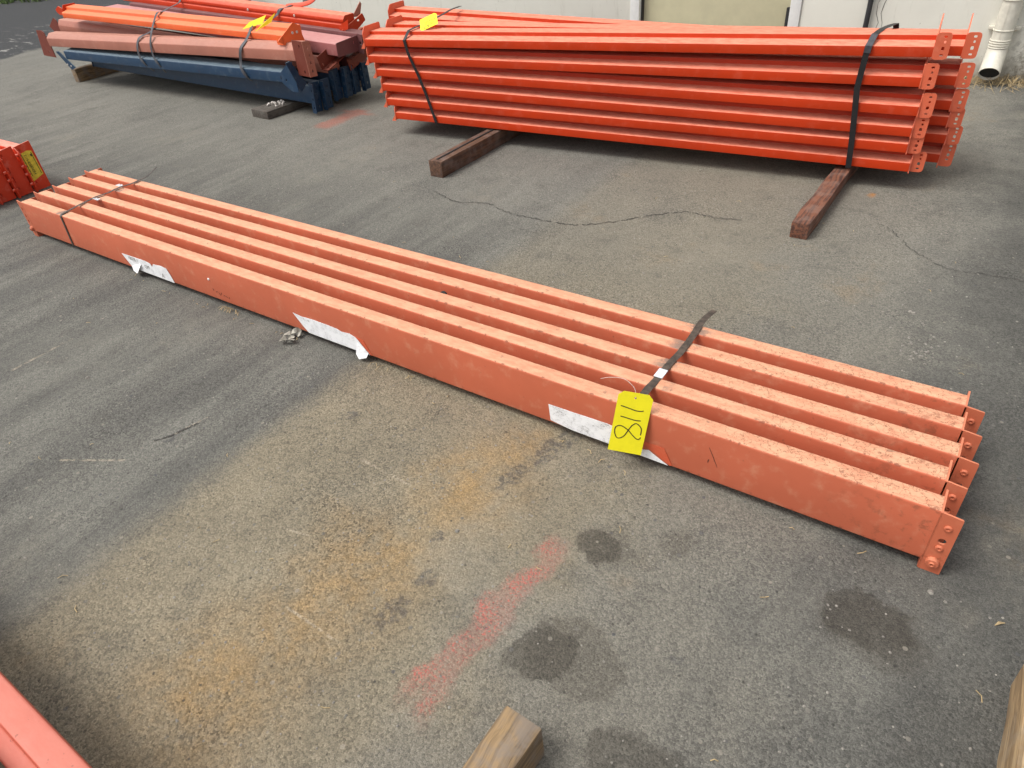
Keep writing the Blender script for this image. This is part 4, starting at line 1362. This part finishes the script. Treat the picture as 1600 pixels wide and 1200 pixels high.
# ================================================================== red bundle at the left edge
TOM_G = 'red beams of the bundle at the left edge'
ys_ = [0.293, 0.203, 0.113, 0.023]
tom_l = ['red beam carrying the yellow label on its end plate, at the left edge', 'red beam next to the labelled one at the left edge', 'red beam third from the labelled side at the left edge',
         'red beam nearest the camera in the bundle at the left edge']
for i, y in enumerate(ys_):
    t, L = beam_thing('red_beam', tom_l[i], 'steel beam', TOM_G, (-3.0, y, 0.02), (-0.606, y + 0.004, 0.02))
    extrude_x('beam_body', [(0.006, 0), (0.006, 0.200), (0.066, 0.200), (0.066, 0)], 0, L, TOMATO, t, 0.006, 4)
    m = MB()
    hl = [slot(0.018, 0.190, 0.012, 0.016), slot(0.018, 0.115, 0.011, 0.034), slot(0.018, 0.068, 0.011, 0.034), slot(0.020, 0.022, 0.012, 0.016)]
    plate2d(m, round_poly([(-0.002, -0.018), (0.082, -0.016), (0.082, 0.222), (-0.002, 0.212)], 0.004), hl, 0.005, YZ(L))
    plate2d(m, round_poly([(L + 0.005, -0.018), (L + 0.034, -0.018), (L + 0.034, 0.185), (L + 0.005, 0.212)], 0.006), [], 0.005, XZ(0.003))
    b = m.build('end_bracket', TOMATO, t, 0, 30)
    for z in (0.175, 0.115, 0.075, 0.025):
        rivet(b, L + 0.020, -0.002, z, TOMATO, 0.008, (0, -1, 0), 0.012)
        rivet(b, L + 0.020, 0.003, z, TOMATO, 0.007, (0, 1, 0), 0.008)
    if i == 0:
        m = MB()
        plate2d(m, round_poly([(0.010, 0.030), (0.074, 0.052), (0.070, 0.174), (0.050, 0.180), (0.010, 0.172)], 0.003), [], 0.001, YZ(L + 0.0055))
        lab = m.build('printed_label', YELLOW_OLD, t, 0, 0)
        cu = bpy.data.curves.new('label_text', 'FONT')
        cu.body = 'E114-4058040R4'
        cu.size = 0.0205
        cu.align_x = 'CENTER'
        cu.align_y = 'CENTER'
        ob = bpy.data.objects.new('tmp', cu)
        me = bpy.data.meshes.new_from_object(ob)
        bpy.data.objects.remove(ob)
        to = link_mesh('label_text', me, INK, lab, 0)
        # text runs down the plate: local x -> -z, local y -> +y
        to.matrix_local = M_axes((L + 0.0072, 0.034, 0.112), (0, 0.06, -1), (0, 1, 0.06), (1, 0, 0)) @ Matrix.Diagonal((0.72, 1, 1, 1))
        m = MB()
        for yy0, w_ in ((0.017, 0.0028), (0.064, 0.0028)):
            m.ribbon([(L + 0.007, yy0, 0.168), (L + 0.007, yy0 + 0.003, 0.058)], w_, 0.0003, (0, 1, 0))
        m.box((L + 0.0068, 0.056, 0.148), (L + 0.0071, 0.062, 0.160))
        m.build('label_lines', INK, lab, 0, 0)

# ================================================================== coral bundle, bottom-left corner
t = None
COR = [(0, 0), (0, 0.062), (0.029, 0.066), (0.031, 0.108), (0.074, 0.108), (0.074, 0)]
for i, (y, lab) in enumerate(((-1.217, 'coral-pink step beam in the bottom left corner, nearer the salmon bundle'), (-1.302, 'coral-pink step beam in the bottom left corner, cut off by the frame'))):
    t, L = beam_thing('coral_beam', lab, 'steel beam', 'coral beams in the bottom left corner', (0.30, y, 0.092), (3.35, y, 0.092))
    extrude_x('beam_body', COR, 0, L, CORAL, t, 0.005, 8)
    for x in (0.0, L + 0.005):
        m = MB()
        plate2d(m, round_poly([(-0.002, -0.02), (0.076, -0.02), (0.076, 0.12), (-0.002, 0.12)], 0.004), [slot(0.02, 0.03, 0.01, 0.018), slot(0.02, 0.07, 0.01, 0.018)], 0.005, YZ(x - 0.005))
        m.build('end_bracket', CORAL, t, 0, 30)
timber('timber under the hidden far end of the coral beams', 0.9, 0.97, -1.5, -1.1, 0.09, WOOD_TAN)


# ================================================================== loose grit, straw, grass
def pebble(mb, x, y, s):
    n = 6
    a0 = rnd.random() * 6
    top = [(x + s * 0.55 * math.cos(a0 + i * 1.047) * rnd.uniform(.7, 1.2), y + s * 0.55 * math.sin(a0 + i * 1.047) * rnd.uniform(.7, 1.2), s * 0.30) for i in range(n)]
    bot = [(x + s * 0.75 * math.cos(a0 + i * 1.047) * rnd.uniform(.8, 1.2), y + s * 0.75 * math.sin(a0 + i * 1.047) * rnd.uniform(.8, 1.2), 0.0) for i in range(n)]
    vs = bot + top + [(x, y, s * 0.45)]
    fs = [(i, (i + 1) % n, n + (i + 1) % n, n + i) for i in range(n)] + [(n + i, n + (i + 1) % n, 2 * n) for i in range(n)]
    mb.add(vs, fs)


mb = MB()
for i in range(900):
    x, y = rnd.uniform(1.2, 3.9), rnd.uniform(-1.05, -0.03)
    pebble(mb, x, y, rnd.choice([0.002, 0.0025, 0.003, 0.004]))
for i in range(500):
    pebble(mb, rnd.uniform(0.0, 3.9), rnd.uniform(0.45, 1.7), rnd.choice([0.003, 0.004, 0.005]))
for i in range(45):
    pebble(mb, rnd.gauss(3.47, 0.025), rnd.gauss(0.80, 0.05), rnd.choice([0.003, 0.004, 0.006]))
for (x, y, s) in ((3.634, -0.05, 0.009), (3.66, -0.06, 0.005), (2.73, -0.40, 0.008), (1.33, -0.50, 0.010), (3.70, -0.10, 0.005), (3.43, 0.995, 0.012), (3.42, 1.0, 0.010)):
    pebble(mb, x, y, s)
prop(mb.build('loose_grit', STONE, None, 0, 0), 'pale loose grit scattered over the asphalt', 'grit', kind='stuff')

mb = MB()
for i in range(80):
    x, y = rnd.uniform(0.6, 3.9), rnd.choice([rnd.uniform(-1.0, -0.03), rnd.uniform(-0.04, -0.015), rnd.uniform(0.5, 1.6)])
    a, l = rnd.random() * 6.28, rnd.uniform(0.006, 0.022)
    mb.ribbon([(x, y, 0.0015), (x + l * 0.5 * math.cos(a), y + l * 0.5 * math.sin(a), 0.004), (x + l * math.cos(a + 0.3), y + l * math.sin(a + 0.3), 0.002)], 0.0016, 0.0006)
for i in range(26):        # wisps caught under the near beam
    x = rnd.choice([rnd.gauss(1.42, 0.03), rnd.gauss(2.2, 0.06)])
    a, l = rnd.uniform(-2.6, -0.5), rnd.uniform(0.015, 0.04)
    mb.ribbon([(x, -0.002, 0.006), (x + l * 0.5 * math.cos(a), -0.002 + l * 0.5 * math.sin(a), 0.012), (x + l * math.cos(a), l * math.sin(a), 0.004)], 0.0014, 0.0006)
prop(mb.build('straw_bits', STRAW, None, 0, 0), 'dry straw bits scattered on the asphalt', 'straw', kind='stuff')

mb = MB()
for i in range(900):
    x = rnd.uniform(3.0, 4.6)
    y = 3.735 - abs(rnd.gauss(0, 0.085))
    a, l = rnd.random() * 6.28, rnd.uniform(0.03, 0.13)
    h = rnd.uniform(0.004, 0.045)
    mb.ribbon([(x, y, 0.002), (x + l * 0.5 * math.cos(a), min(3.735, y + l * 0.5 * math.sin(a)), h), (x + l * math.cos(a + 0.4), min(3.735, y + l * math.sin(a + 0.4)), h * 0.4)],
              [0.003, 0.0025, 0.001], 0.0006)
prop(mb.build('dry_grass', STRAW, None, 0, 0), 'matted dry grass along the foot of the wall below the downpipe', 'dry grass', kind='stuff')

mb = MB()
for i in range(2600):
    x, y = rnd.uniform(-14, -9.2), rnd.uniform(4.35, 5.6)
    if x > -9.7 + (y - 4.35) * -0.2 and y < 4.5:
        continue
    a, l = rnd.random() * 6.28, rnd.uniform(0.06, 0.16)
    mb.ribbon([(x, y, 0.0), (x + 0.03 * math.cos(a), y + 0.03 * math.sin(a), l * 0.6), (x + 0.08 * math.cos(a), y + 0.08 * math.sin(a), l)], [0.02, 0.014, 0.003], 0.001)
prop(mb.build('verge_grass', GREEN, None, 0, 0), 'green grass verge far off at the left edge of the yard', 'grass', kind='stuff')

# a yellow leaf and a dark chip
mb = MB()
mb.ribbon([(3.742, -0.072, 0.002), (3.748, -0.064, 0.005), (3.757, -0.058, 0.003)], [0.001, 0.006, 0.001], 0.0008)
prop(mb.build('dry_leaf', STRAW, None, 0, 0), 'tiny curled yellow leaf on dark asphalt by the right edge', 'leaf')
mb = MB()
mb.lathe([(0.006, 0), (0.008, 0.004), (0.005, 0.009)], Matrix.Translation((2.222, 0.226, 0.155)) @ Matrix.Diagonal((1.6, 1, 1, 1)), 8)
prop(mb.build('bark_chip', DARK, None, 0, 30), 'dark bark chip lodged in the gap between the middle salmon beams', 'chip')
